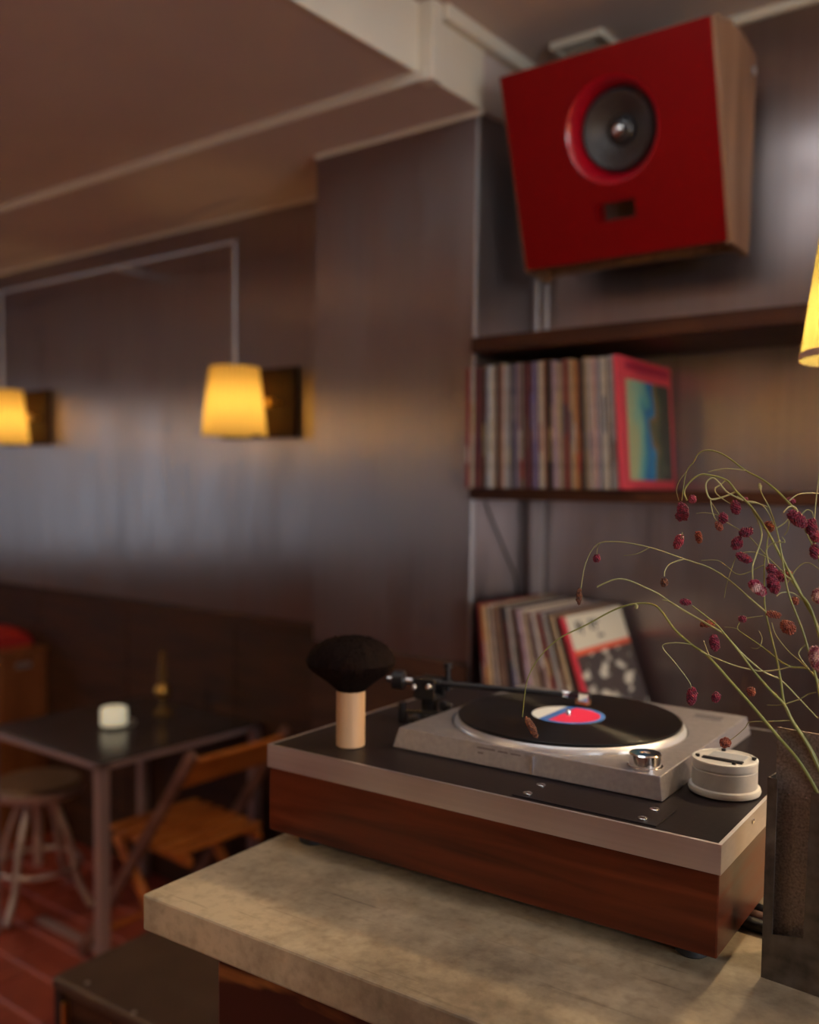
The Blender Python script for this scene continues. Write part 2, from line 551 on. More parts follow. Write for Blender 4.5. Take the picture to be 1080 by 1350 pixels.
# ------------------------------------------------------------------ bar worktop, its base, the back counter
slab = build('bar_worktop', B(-0.882, 1.5, 0.7275, 1.53, 1.069, 1.113), M_concrete, None, 0.003, 2)
slab.rotation_euler = (0, 0, A)
tag(slab, 'thick mottled concrete worktop carrying the turntable', 'worktop')

base = thing('bar_cabinet', 'dark worn wooden bar front under the concrete worktop', 'counter', bar(-0.78, 0.75, 0), A)
build('body', B(0.0, 2.2, 0.02, 0.70, 0.0, 1.069), M_darkwood, base, 0.003)
for k in range(5):
    build('front_panel', B(0.004 + k * 0.44, 0.436 + k * 0.44, -0.004, 0.02, 0.08, 1.063), M_basewood, base, 0.004)
build('kick_board', B(0, 2.2, 0.012, 0.02, 0, 0.076), M_darkwood, base)

bc = thing('back_counter', 'dark wooden counter along the shelf wall behind the turntable', 'counter', (-0.9, 2.1, 0))
build('top', B(-0.495, 3.1, -0.2, 0.285, 0.955, 0.988), M_shelfwood, bc, 0.003)
build('body', B(-0.48, 3.1, -0.16, 0.28, 0.0, 0.955), M_darkwood, bc, 0.003)

# shelves
for nm, z0, z1, lb in (('wall_shelf', 1.567, 1.597, 'dark wooden shelf holding the upper row of records'),
                       ('wall_shelf', 1.948, 1.988, 'empty dark wooden shelf right under the red loudspeaker')):
    s = thing(nm, lb, 'shelf', (-1.404, 2.075, z0))
    build('board', B(0, 3.0, 0, YW - 2.075 - 0.001, 0, z1 - z0), M_shelfwood, s, 0.002)
    for bx in (1.7, 2.4):
        build('bracket', B(bx, bx + 0.02, 0.17, 0.314, -0.012, 0), M_black, s)

# conduits in the corner by the pillar
t = thing('wall_conduit', 'pair of thin grey conduits running down the corner beside the steel pillar', 'pipe', (-1.375, 2.362, 0.99))
for dx, dy in ((0, 0), (0.028, 0.004)):
    bm = bmesh.new(); tube(bm, [(dx, dy, 0.57 + 0.445), (dx, dy, 1.73)], 0.0075, n=10)
    build('pipe', bm, M_pipe, t, smooth=True)
bm = B(-0.004, 0.03, -0.002, 0.02, 0.0, 0.574)
build('trunking', bm, M_pipe, t, 0.003)
bm = bmesh.new(); tube(bm, smooth_path([(-1.404, 2.155, 1.562), (-1.404, 2.20, 1.50), (-1.404, 2.265, 1.415), (-1.404, 2.325, 1.33), (-1.404, 2.345, 1.20)]), 0.0024, n=8)
tag(build('black_cable', bm, M_rubber, smooth=True), 'black cable slanting down the pillar side above the leaning records', 'cable')

# ------------------------------------------------------------------ ceiling vent
v = thing('ceiling_vent', 'small cream framed vent on the ceiling above the red loudspeaker', 'vent', (-1.205, 2.285, Z_CEIL - 0.018))
bm = bmesh.new()
for b in ((-0.075, 0.075, -0.05, -0.038), (-0.075, 0.075, 0.038, 0.05), (-0.075, -0.063, -0.038, 0.038), (0.063, 0.075, -0.038, 0.038)):
    box(bm, *b, 0, 0.018)
build('frame', bm, M_plaster, v, 0.002)
build('grille', B(-0.063, 0.063, -0.038, 0.038, 0.012, 0.018), M_darkwood, v)
for k in range(4):
    build('slat', B(-0.063, 0.063, -0.03 + k * 0.018, -0.024 + k * 0.018, 0.004, 0.012), M_plaster, v)

# ------------------------------------------------------------------ red loudspeaker
X0, X1 = -1.297, -0.758
FT, FB = Vector((0, 2.02, 2.605)), Vector((0, 2.164, 2.157))
SW = X1 - X0
sp = thing('loudspeaker', 'red fronted loudspeaker in a wooden wedge cabinet hung below the ceiling', 'loudspeaker', ((X0 + X1) / 2, 2.2, 2.15))
so = sp.location.copy()


def sloc(bm):
    for v_ in bm.verts:
        v_.co -= so


prof = [(2.02, 2.605), (2.164, 2.157), (2.28, 2.15), (2.29, 2.61), (2.18, 2.632)]
for xa, xb in ((X0, X0 + 0.016), (X1 - 0.016, X1)):
    bm = bmesh.new()
    prism(bm, prof, 'x', xa, xb)
    sloc(bm); build('side_panel', bm, M_ply, sp, 0.002)
vd = (FB - FT).normalized()                 # down the face
nd = Vector((1, 0, 0)).cross(vd).normalized()
if nd.y > 0:
    nd = -nd                                # outwards, towards the room
FH = (FB - FT).length


def face(u, v, d=0.0):
    """u from the left edge, v down from the top, d out of the face"""
    return Vector((X0 + u, 0, 0)) + FT + vd * v + nd * d


def facebox(bm, u0, u1, v0, v1, d0, d1):
    vv = [bm.verts.new(face(u, v, d)) for d in (d0, d1) for (u, v) in ((u0, v0), (u1, v0), (u1, v1), (u0, v1))]
    for f in ((0, 1, 2, 3), (4, 7, 6, 5), (0, 4, 5, 1), (1, 5, 6, 2), (2, 6, 7, 3), (3, 7, 4, 0)):
        bm.faces.new([vv[i] for i in f])


bm = bmesh.new(); facebox(bm, 0.016, SW - 0.016, FH - 0.02, FH, -0.10, 0); sloc(bm); build('bottom_panel', bm, M_shelfwood, sp, 0.002)
bm = bmesh.new(); facebox(bm, 0.016, SW - 0.016, 0, 0.016, -0.16, 0); sloc(bm); build('top_panel', bm, M_ply, sp, 0.002)
bm = bmesh.new(); prism(bm, [(2.262, 2.165), (2.278, 2.165), (2.286, 2.606), (2.270, 2.606)], 'x', X0 + 0.016, X1 - 0.016); sloc(bm); build('back_panel', bm, M_ply, sp)
# red baffle with a round hole and a slot, built as a ring of quads around each opening
UC, VC, RW = 0.279, 0.180, 0.118
SU0, SU1, SV0, SV1 = 0.219, 0.319, 0.338, 0.378
bu0, bu1, bv0, bv1 = 0.006, SW - 0.010, 0.002, FH - 0.006
DZ = 0.003
bm = bmesh.new()


def fv(u, v, d=DZ):
    return bm.verts.new(face(u, v, d))


NR = 64
split = 0.318
inner, outer = [], []
for k in range(NR):
    a = 2 * pi * k / NR
    inner.append((UC + RW * cos(a), VC + RW * sin(a)))
    cu, cv_ = cos(a), sin(a)
    tu = ((bu1 - UC) / cu) if cu > 1e-9 else ((bu0 - UC) / cu if cu < -1e-9 else 1e9)
    tv = ((split - VC) / cv_) if cv_ > 1e-9 else ((bv0 - VC) / cv_ if cv_ < -1e-9 else 1e9)
    tt = min(tu, tv)
    outer.append((UC + tt * cu, VC + tt * cv_))
# put rays exactly on the corners
for cu, cv_ in ((bu0, bv0), (bu1, bv0), (bu1, split), (bu0, split)):
    j = min(range(NR), key=lambda i: (outer[i][0] - cu) ** 2 + (outer[i][1] - cv_) ** 2)
    outer[j] = (cu, cv_)
vi = [fv(*p) for p in inner]
vo = [fv(*p) for p in outer]
for k in range(NR):
    bm.faces.new((vi[k], vi[(k + 1) % NR], vo[(k + 1) % NR], vo[k]))
us, vs_ = [bu0, SU0, SU1, bu1], [split, SV0, SV1, bv1]
g = [[fv(u, v) for u in us] for v in vs_]
for r in range(3):
    for c in range(3):
        if (r, c) != (1, 1):
            bm.faces.new((g[r][c], g[r][c + 1], g[r + 1][c + 1], g[r + 1][c]))
# slot walls
sw = [g[1][1], g[1][2], g[2][2], g[2][1]]
sb = [fv(u, v, -0.045) for u, v in ((SU0, SV0), (SU1, SV0), (SU1, SV1), (SU0, SV1))]
for k in range(4):
    bm.faces.new((sw[k], sw[(k + 1) % 4], sb[(k + 1) % 4], sb[k]))
# outer edge of the baffle
rim = [(bu0, bv0), (bu1, bv0), (bu1, bv1), (bu0, bv1)]
ra, rb = [fv(*p) for p in rim], [fv(*p, -0.012) for p in rim]
for k in range(4):
    bm.faces.new((ra[k], ra[(k + 1) % 4], rb[(k + 1) % 4], rb[k]))
bmesh.ops.remove_doubles(bm, verts=bm.verts, dist=1e-5)
sloc(bm); baffle = build('baffle', bm, M_red, sp)
FM = Matrix.Translation(face(UC, VC, DZ)) @ Matrix((Vector((1, 0, 0)), -vd, nd)).transposed().to_4x4()


def facelathe(name, prof_, m, parent, n=64, cap=False):
    bm = bmesh.new()
    lathe(bm, prof_, n, M=FM, cap=cap)
    sloc(bm)
    return build(name, bm, m, parent, smooth=True)


wg = facelathe('waveguide', [(RW, 0.0), (RW - 0.006, -0.004), (0.105, -0.018), (0.097, -0.034), (0.094, -0.05)], M_redgloss, sp)
drv = facelathe('driver', [(0.094, -0.046), (0.091, -0.034), (0.084, -0.028), (0.074, -0.033), (0.066, -0.040), (0.03, -0.062), (0.027, -0.058)], mat('black_cone', (0.035, 0.028, 0.028), 0.45), sp)
facelathe('dust_cap', [(0.036, -0.060), (0.030, -0.050), (0.018, -0.043), (0.0001, -0.040)], mat('dark_cap', (0.03, 0.026, 0.026), 0.18), drv)
facelathe('highlight_plug', [(0.014, -0.046), (0.012, -0.037), (0.006, -0.033), (0.0001, -0.032)], M_chrome, drv, 24)  # chrome plug added to catch the lamps as the dust cap's highlight
bm = bmesh.new(); facebox(bm, SU0, SU1, SV0, SV1, -0.05, -0.045); sloc(bm); build('port_back', bm, mat('grey_felt', (0.10, 0.075, 0.055), 0.9), sp)
for bx in (X0 + 0.1, X1 - 0.1):
    bm = B(bx - 0.02, bx + 0.02, 2.284, YW, 2.36, 2.40)
    sloc(bm); build('wall_bracket', bm, M_black, sp, 0.003)
bm = bmesh.new()
box(bm, X1, X1 + 0.008, 2.255, 2.272, 2.56, 2.577)
sloc(bm); build('bracket_bolt', bm, M_pipe, sp, 0.003)

# ------------------------------------------------------------------ lamps
def shade_mesh(r0, r1, h, pleats=30, amp=0.003, seg=4):
    bm = bmesh.new()
    n = pleats * 4
    rings = []
    for s in range(seg + 1):
        t_ = s / seg
        ring = []
        for k in range(n):
            a = 2 * pi * k / n
            r = r0 + (r1 - r0) * t_ + amp * sin(pleats * a)
            ring.append(bm.verts.new((r * cos(a), r * sin(a), h * t_)))
        rings.append(ring)
    for a, b in zip(rings, rings[1:]):
        for k in range(n):
            bm.faces.new((a[k], a[(k + 1) % n], b[(k + 1) % n], b[k]))
    return bm


def wall_lamp(cx, label):
    cy, zb = 2.262, 1.768
    t = thing('wall_lamp', label, 'lamp', (cx, cy, zb), 0, 'wall lamps along the steel wall')
    sh = build('shade', shade_mesh(0.111, 0.083, 0.236), M_shade, t, smooth=True)
    bm = bmesh.new(); lathe(bm, [(0.006, 0.236), (0.006, 0.18), (0.016, 0.18), (0.016, 0.13)], 12, cap=False)
    build('socket', bm, M_brass, t, smooth=True)
    bm = bmesh.new(); lathe(bm, [(0.012, 0.13), (0.026, 0.10), (0.024, 0.075), (0.0001, 0.06)], 16)
    build('bulb', bm, M_bulb, t, smooth=True)
    bm = bmesh.new(); tube(bm, [(0, 0, 0.235), (0, 0, 0.668)], 0.008, n=10)
    build('drop_pipe', bm, M_pipe, t, smooth=True)
    bm = bmesh.new()
    for k in range(3):
        a = 2 * pi * k / 3
        tube(bm, [(0, 0, 0.236), (0.083 * cos(a), 0.083 * sin(a), 0.235)], 0.0016, n=6)
    build('spider', bm, M_brass, t)
    build('back_board', B(-0.19, 0.19, 0.106, YW - cy - 0.001, -0.005, 0.24), M_darkwood, t, 0.004)
    bm = bmesh.new(); lathe(bm, [(0.005, 0), (0.005, 0.03), (0.015, 0.034), (0.018, 0.044), (0.013, 0.054), (0.0001, 0.058)], 16, M=Matrix.Translation((0.112, 0.106, 0.115)) @ Matrix.Rotation(pi / 2, 4, 'X'))
    build('knob', bm, M_brass, t, smooth=True)
    point('lamp_bulb_light', (0, 0, 0.10), 4.0, (1.0, 0.62, 0.22), 0.03, t)
    return t


wall_lamp(-2.520, 'glowing yellow pleated wall lamp nearest the steel pillar')
wall_lamp(-4.045, 'glowing yellow pleated wall lamp cut by the left picture edge')
bm = bmesh.new(); tube(bm, [(-6.5, 2.262, 2.436), (-2.512, 2.262, 2.436)], 0.008, n=10)
rail = thing('conduit_rail', 'long thin grey conduit running along the steel wall above the lamps', 'pipe', (-4.5, 2.262, 2.436))
for v_ in bm.verts:
    v_.co -= Vector(rail.location)
build('pipe', bm, M_pipe, rail, smooth=True)
for cx in (-3.2, -4.6, -5.9):
    build('clip', B(cx + 4.5 - 0.012, cx + 4.5 + 0.012, -0.011, YW - 2.262 - 0.001, -0.011, 0.011), M_pipe, rail, 0.002)

# pendant over the bar, half outside the picture on the right
pd = thing('pendant_lamp', 'pale yellow pleated pendant shade at the right picture edge above the vase', 'lamp', (-0.284, 1.438, 1.782))
build('shade', shade_mesh(0.111, 0.083, 0.236, 40, 0.002), M_shade_bar, pd, smooth=True)
bm = bmesh.new(); lathe(bm, [(0.1135, 0.0), (0.1125, 0.010)], 96, cap=False)
build('hem_band', bm, mat('pink_hem', (0.55, 0.30, 0.22), 0.7), pd, smooth=True)
bm = bmesh.new(); lathe(bm, [(0.006, 0.236), (0.006, 0.15), (0.016, 0.15), (0.016, 0.10)], 12, cap=False)
build('socket', bm, M_brass, pd, smooth=True)
bm = bmesh.new(); lathe(bm, [(0.012, 0.10), (0.026, 0.075), (0.024, 0.05), (0.0001, 0.035)], 16)
build('bulb', bm, M_bulb, pd, smooth=True)
bm = bmesh.new(); tube(bm, [(0, 0, 0.235), (0, 0, Z_CEIL - 1.782)], 0.003, n=8)
build('cord', bm, M_rubber, pd, smooth=True)
point('pendant_bulb_light', (0, 0, 0.060), 46.0, (1.0, 0.76, 0.46), 0.03, pd)

def room_pendant(x_, y_, z_, label, power, m_=None):
    t = thing('pendant_lamp', label, 'lamp', (x_, y_, z_))
    build('shade', shade_mesh(0.111, 0.083, 0.236, 40, 0.002), m_ or M_shade, t, smooth=True)
    bm = bmesh.new(); lathe(bm, [(0.012, 0.10), (0.026, 0.075), (0.024, 0.05), (0.0001, 0.035)], 16)
    build('bulb', bm, M_bulb, t, smooth=True)
    bm = bmesh.new(); tube(bm, [(0, 0, 0.10), (0, 0, (Z_CEIL if x_ > -1.43 else Z_DROP) - z_)], 0.003, n=8)
    build('cord', bm, M_rubber, t, smooth=True)
    point('pendant_bulb_light', (0, 0, 0.065), power, (1.0, 0.76, 0.52), 0.04, t)


room_pendant(0.14, 1.46, 1.782, 'second pendant lamp of the row over the bar', 28)
room_pendant(0.56, 1.48, 1.782, 'third pendant lamp of the row over the bar', 28)
room_pendant(0.98, 1.50, 1.782, 'fourth pendant lamp of the row over the bar', 28)
room_pendant(-3.5, 0.55, 1.80, 'pendant lamp over the cafe tables', 44)
room_pendant(-4.9, -0.6, 1.80, 'added unseen pendant lamp near the shop window', 22)  # unseen, added to warm the ambient light
room_pendant(-1.55, -0.45, 1.84, 'pendant lamp in the middle of the room', 46)
room_pendant(0.4, -1.5, 1.80, 'added unseen pendant lamp near the front wall', 12)  # unseen, added as warm fill from the viewer's side

# unseen battens added to stand in for a broad cool light over the bar
M_opal = emit('lit_opal', (0.86, 0.94, 1.0), 5.2)
for y_, lb in ((1.45, 'added cool white batten on the ceiling nearest the shelf wall'), (0.90, 'middle added cool white batten on the ceiling over the bar'), (0.35, 'added cool white batten on the ceiling nearest the viewer')):
    tl = thing('added_batten', lb, 'lamp', (-0.62, y_, Z_CEIL - 0.062), 0, 'added battens over the bar')
    build('housing', B(-0.55, 0.55, -0.045, 0.045, 0.038, 0.062), M_white, tl, 0.004)
    bm = bmesh.new(); prism(bm, [(-0.040, 0.038), (-0.038, 0.016), (-0.022, 0.003), (0.022, 0.003), (0.038, 0.016), (0.040, 0.038)], 'x', -0.535, 0.535)
    build('diffuser', bm, M_opal, tl)
    for xa, xb in ((-0.55, -0.535), (0.535, 0.55)):
        build('end_cap', B(xa, xb, -0.044, 0.044, 0.0, 0.038), M_white, tl, 0.003)

# ------------------------------------------------------------------ records
PAL = {
    'dark red': (0.30, 0.03, 0.035), 'cream': (0.66, 0.58, 0.45), 'dark brown': (0.085, 0.045, 0.035), 'brown': (0.20, 0.115, 0.085),
    'pale blue': (0.42, 0.48, 0.56), 'blue': (0.07, 0.14, 0.36), 'grey': (0.33, 0.30, 0.29), 'pinkish tan': (0.55, 0.34, 0.26),
    'maroon': (0.16, 0.030, 0.045), 'violet': (0.22, 0.17, 0.34), 'yellow': (0.64, 0.48, 0.17), 'lilac': (0.42, 0.30, 0.36),
    'rust': (0.38, 0.13, 0.06), 'tan': (0.45, 0.32, 0.20), 'white': (0.74, 0.70, 0.64), 'black': (0.03, 0.025, 0.027),
    'orange': (0.55, 0.27, 0.09), 'navy': (0.05, 0.07, 0.15), 'red': (0.62, 0.03, 0.06), 'pale grey': (0.55, 0.52, 0.49),
}
SLEEVE = {}
for nm_, c_ in PAL.items():
    SLEEVE[nm_] = add_noise(mat('sleeve_' + nm_.replace(' ', '_'), c_, 0.55), tuple(q * 0.78 for q in c_), tuple(min(1, q * 1.12) for q in c_), (2, 2, 26), 3, 0.35, 0.65)
ORD = lambda n: '%d%s' % (n, 'th' if 10 <= n % 100 <= 20 else {1: 'st', 2: 'nd', 3: 'rd'}.get(n % 10, 'th'))

upper = ['dark red', 'white', 'cream', 'dark brown', 'maroon', 'brown', 'dark brown', 'grey', 'pale blue', 'white', 'cream', 'pinkish tan', 'dark brown', 'grey',
         'rust', 'white', 'pale blue', 'grey', 'brown', 'navy', 'lilac', 'brown', 'grey', 'dark brown', 'maroon', 'lilac', 'dark brown', 'violet', 'yellow', 'cream', 'rust', 'dark brown',
         'black', 'dark brown', 'lilac', 'tan', 'grey', 'rust', 'dark red', 'brown', 'tan', 'orange', 'rust', 'dark brown', 'black', 'tan', 'cream', 'pale grey', 'pinkish tan', 'lilac', 'grey', 'pale grey', 'cream', 'brown', 'pale grey', 'grey']
lower = ['maroon', 'dark red', 'orange', 'tan', 'brown', 'white', 'brown', 'tan', 'brown', 'dark brown', 'black', 'navy', 'grey', 'brown', 'black', 'maroon', 'lilac', 'tan', 'cream', 'brown', 'tan', 'lilac', 'white', 'brown', 'dark red', 'navy', 'grey', 'dark brown', 'brown', 'tan', 'black', 'brown']


def sleeve(col, t, h, lab, group, x_top, y, zb, lean, pm=None):
    """one record sleeve: spine towards the room, top leaning to the left by `lean`"""
    root = thing('record_sleeve', lab, 'record', (0, 0, 0), 0, group)
    build('jacket', B(-t, -0.0006, 0, 0.314, 0, h), SLEEVE[col], root, 0.0008, 1)
    if pm is not None:
        z0 = random.uniform(0.02, 0.2)
        build('spine_print', B(-t * 0.8, -t * 0.25, -0.0004, 0.0002, z0, z0 + random.uniform(0.04, 0.10)), SLEEVE[pm], root)
    # top right corner sits at x_top: the foot is further right
    root.location = (x_top + h * sin(lean), y, zb + t * sin(lean))
    root.rotation_euler = (0, -lean, 0)
    return root


names = list(PAL)
n = len(upper)
tt = [random.uniform(0.0058, 0.0096) for _ in upper]
tot = sum(tt)
span = (-0.992) - (-1.404)
x = -1.404
for i, c_ in enumerate(upper):
    t_ = tt[i] * span / tot
    x += t_
    f_ = i / n
    ln = radians(0.3 + 3.6 * f_)
    h = random.uniform(0.308, 0.315)
    sleeve(c_, t_ * 0.97, h, '%s record spine on the upper shelf, %s from the steel pillar' % (c_, ORD(i + 1)), 'records on the upper shelf',
           x, 2.056 + random.uniform(0, 0.012), 1.5972, ln, random.choice(names) if random.random() < 0.7 else None)
n = len(lower)
tt = [random.uniform(0.0062, 0.0092) for _ in lower]
tot = sum(tt)
span = (-1.108) - (-1.349)
x = -1.349
for i, c_ in enumerate(lower):
    t_ = tt[i] * span / tot
    x += t_
    ln = radians(6.5 + 12.5 * (i / n) ** 1.3)
    sleeve(c_, t_ * 0.97, random.uniform(0.309, 0.315), '%s record spine in the leaning row behind the turntable, %s from the left' % (c_, ORD(i + 1)),
           'records leaning behind the turntable', x, 2.028 + random.uniform(0, 0.012), 0.9885, ln, random.choice(names) if random.random() < 0.5 else None)


# two sleeves whose printed fronts face the room
def ramp(N, L, src, stops):
    r = N.new('ShaderNodeValToRGB')
    el = r.color_ramp.elements
    while len(el) > 1:
        el.remove(el[-1])
    el[0].position = stops[0][0]
    el[0].color = (*stops[0][1], 1)
    for p_, c in stops[1:]:
        e = el.new(p_)
        e.color = (*c, 1)
    L.new(src, r.inputs[0])
    return r


def art_swirl():
    m = mat('swirl_print', (0.2, 0.4, 0.4), 0.45)
    N, L, p = nt(m)
    tc = N.new('ShaderNodeTexCoord')
    mp = N.new('ShaderNodeMapping')
    mp.inputs['Rotation'].default_value = (radians(14), 0, 0)
    mp.inputs['Scale'].default_value = (1, 4.3, 1.4)
    mp.inputs['Location'].default_value = (0, -0.02, 0)
    nz = N.new('ShaderNodeTexNoise'); nz.inputs['Scale'].default_value = 5; nz.inputs['Detail'].default_value = 2; nz.inputs['Distortion'].default_value = 0.8
    sx = N.new('ShaderNodeSeparateXYZ')
    ma = N.new('ShaderNodeMath'); ma.operation = 'MULTIPLY_ADD'; ma.inputs[1].default_value = 1.5; ma.inputs[2].default_value = -0.86
    ad = N.new('ShaderNodeMath'); ad.operation = 'ADD'
    L.new(tc.outputs['Object'], mp.inputs[0]); L.new(mp.outputs[0], sx.inputs[0])
    L.new(tc.outputs['Object'], nz.inputs['Vector'])
    L.new(nz.outputs['Fac'], ma.inputs[0])
    L.new(ma.outputs[0], ad.inputs[0]); L.new(sx.outputs['Y'], ad.inputs[1])
    r = ramp(N, L, ad.outputs[0], [(0.0, (0.48, 0.56, 0.30)), (0.24, (0.26, 0.56, 0.46)), (0.40, (0.10, 0.42, 0.48)), (0.52, (0.01, 0.14, 0.48)), (0.66, (0.02, 0.30, 0.60)), (0.74, (0.30, 0.16, 0.05)), (0.86, (0.12, 0.15, 0.08)), (1.0, (0.03, 0.05, 0.05))])
    L.new(r.outputs[0], p.inputs['Base Color'])
    return m


def art_blots():
    m = mat('blotch_print', (0.1, 0.1, 0.1), 0.45)
    N, L, p = nt(m)
    tc = N.new('ShaderNodeTexCoord')
    mp = N.new('ShaderNodeMapping'); mp.inputs['Rotation'].default_value = (0.5, 0, 0); mp.inputs['Scale'].default_value = (1, 1, 1.9)
    nz = N.new('ShaderNodeTexNoise'); nz.inputs['Scale'].default_value = 15; nz.inputs['Detail'].default_value = 1.5
    L.new(tc.outputs['Object'], mp.inputs[0]); L.new(mp.outputs[0], nz.inputs['Vector'])
    r = ramp(N, L, nz.outputs['Fac'], [(0.0, (0.035, 0.026, 0.028)), (0.55, (0.045, 0.032, 0.034)), (0.61, (0.60, 0.58, 0.52)), (1.0, (0.72, 0.70, 0.62))])
    L.new(r.outputs[0], p.inputs['Base Color'])
    return m


M_pink = mat('coral_pink_card', (0.80, 0.075, 0.11), 0.5)
ru = thing('record_sleeve', 'coral pink record sleeve with a blue green swirl picture facing right', 'record', (0, 0, 0), 0, 'records on the upper shelf')
build('jacket', B(-0.012, 0, 0, 0.314, 0, 0.314), M_pink, ru, 0.001, 1)
build('picture', B(0.0, 0.0006, 0.038, 0.296, 0.022, 0.262), art_swirl(), ru)
build('title_band', B(0.0, 0.0005, 0.04, 0.30, 0.284, 0.304), mat('deep_pink_ink', (0.45, 0.02, 0.07), 0.5), ru)
ln = radians(4.6)
ru.location = (-0.980 + 0.314 * sin(ln), 2.054, 1.5975 + 0.012 * sin(ln))
ru.rotation_euler = (0, -ln, 0)

rl = thing('record_sleeve', 'red spined record sleeve with black and white picture facing right', 'record', (0, 0, 0), 0, 'records leaning behind the turntable')
build('jacket', B(-0.011, 0, 0, 0.314, 0, 0.314), SLEEVE['red'], rl, 0.001, 1)
build('picture', B(0.0, 0.0006, 0.012, 0.314, 0.0, 0.214), art_blots(), rl)
build('stripe', B(0.0, 0.0006, 0.012, 0.314, 0.214, 0.228), mat('orange_red_ink', (0.75, 0.11, 0.05), 0.5), rl)
wp = build('title_panel', B(0.0, 0.0006, 0.012, 0.314, 0.228, 0.314), mat('cream_card', (0.72, 0.68, 0.56), 0.55), rl)
bm = bmesh.new()
for (y0, y1, z0, z1) in ((0.05, 0.062, 0.272, 0.298), (0.066, 0.09, 0.28, 0.287), (0.07, 0.078, 0.262, 0.298), (0.12, 0.134, 0.27, 0.296), (0.14, 0.168, 0.283, 0.29), (0.146, 0.153, 0.262, 0.296), (0.15, 0.18, 0.247, 0.254)):
    box(bm, 0.0006, 0.001, y0, y1, z0, z1)
build('title_lettering', bm, SLEEVE['black'], wp)['kind'] = 'stuff'
ln = radians(20.0)
rl.location = (-1.094 + 0.314 * sin(ln), 2.028, 0.989 + 0.011 * sin(ln))
rl.rotation_euler = (0, -ln, 0)

# ------------------------------------------------------------------ turntable
TO = (-0.566, 1.173)
tb = thing('turntable', 'silver turntable deck set in a rosewood plinth with aluminium edge', 'turntable', bar(TO[0], TO[1], 1.113), A)
HX, HY = 0.302, 0.247
ZW0, ZW1, ZT = 0.0225, 0.1085, 0.139
bm = bmesh.new(); box(bm, -HX + 0.002, HX - 0.002, -HY + 0.002, HY - 0.002, ZW0, ZW1)
build('plinth', bm, M_walnut, tb, 0.0015)
bm = bmesh.new()
for b in ((-HX, HX, -HY, -HY + 0.004), (-HX, HX, HY - 0.004, HY), (-HX, -HX + 0.004, -HY + 0.004, HY - 0.004), (HX - 0.004, HX, -HY + 0.004, HY - 0.004)):
    box(bm, *b, ZW1, ZT)
build('edge_band', bm, M_alu, tb)
build('top_panel', B(-HX + 0.004, HX - 0.004, -HY + 0.004, HY - 0.004, ZW1, ZT - 0.0006), M_blacktop, tb)
build('cover_plate', B(0.063, 0.232, -0.236, -0.174, ZT - 0.0006, ZT + 0.0008), M_blacktop, tb, 0.0005, 1)
for sx_, sy_ in ((0.076, -0.222), (0.0745, -0.186), (0.212, -0.222), (0.212, -0.187)):
    bm = bmesh.new()
    lathe(bm, [(0.0054, 0.0), (0.0054, 0.0006), (0.0044, 0.0012), (0.0022, 0.0012), (0.0018, 0.0003), (0.0001, 0.0003)], 20)
    s_ = build('screw', bm, M_chrome, tb, smooth=True, loc=(sx_, sy_, ZT + 0.0008))
    build('screw_slot', B(-0.003, 0.003, -0.0005, 0.0005, 0.0006, 0.00128), M_darkgap, s_)
bm = bmesh.new(); lathe(bm, [(0.003, 0), (0.003, 0.0015), (0.0001, 0.0025)], 12, M=Matrix.Translation((HX, -0.135, 0.131)) @ Matrix.Rotation(pi / 2, 4, 'Y'))
build('side_screw', bm, M_chrome, tb, smooth=True)
for fx in (-0.262, 0.262):
    for fy in (-0.2, 0.2):
        bm = bmesh.new(); lathe(bm, [(0.014, 0), (0.018, 0.003), (0.018, 0.014), (0.015, 0.0225)], 24)
        build('foot', bm, M_rubber, tb, smooth=True, loc=(fx, fy, 0))

# deck body with a round well for the platter
CX, CY = 0.0157, 0.0115          # platter centre
bx0, bx1, by0, by1 = -0.1595, 0.210, -0.1570, 0.2035
ZB = 0.1655
RWEL = 0.1585
bm = bmesh.new()
NR = 96
inn, out_ = [], []
tx0, tx1, ty0, ty1 = bx0 + 0.006, bx1 - 0.005, by0 + 0.0055, by1 - 0.005
ccx, ccy = (tx0 + tx1) / 2, (ty0 + ty1) / 2
for k in range(NR):
    a = 2 * pi * k / NR
    inn.append((CX + RWEL * cos(a), CY + RWEL * sin(a)))
    dx, dy = cos(a), sin(a)
    tx = (tx1 - CX) / dx if dx > 1e-9 else ((tx0 - CX) / dx if dx < -1e-9 else 1e9)
    ty = (ty1 - CY) / dy if dy > 1e-9 else ((ty0 - CY) / dy if dy < -1e-9 else 1e9)
    q = min(tx, ty)
    q = max(q, RWEL + 0.0008)
    out_.append((CX + q * dx, CY + q * dy))
for cu, cw in ((tx0, ty0), (tx1, ty0), (tx1, ty1), (tx0, ty1)):
    j = min(range(NR), key=lambda i: (out_[i][0] - cu) ** 2 + (out_[i][1] - cw) ** 2)
    out_[j] = (cu, cw)
vi = [bm.verts.new((*p, ZB)) for p in inn]
vo = [bm.verts.new((*p, ZB)) for p in out_]
vw = [bm.verts.new((*p, ZB - 0.010)) for p in inn]


def down(p):
    sx_ = (p[0] - tx0) / (tx1 - tx0)
    sy_ = (p[1] - ty0) / (ty1 - ty0)
    return (bx0 + sx_ * (bx1 - bx0), by0 + sy_ * (by1 - by0), ZT)


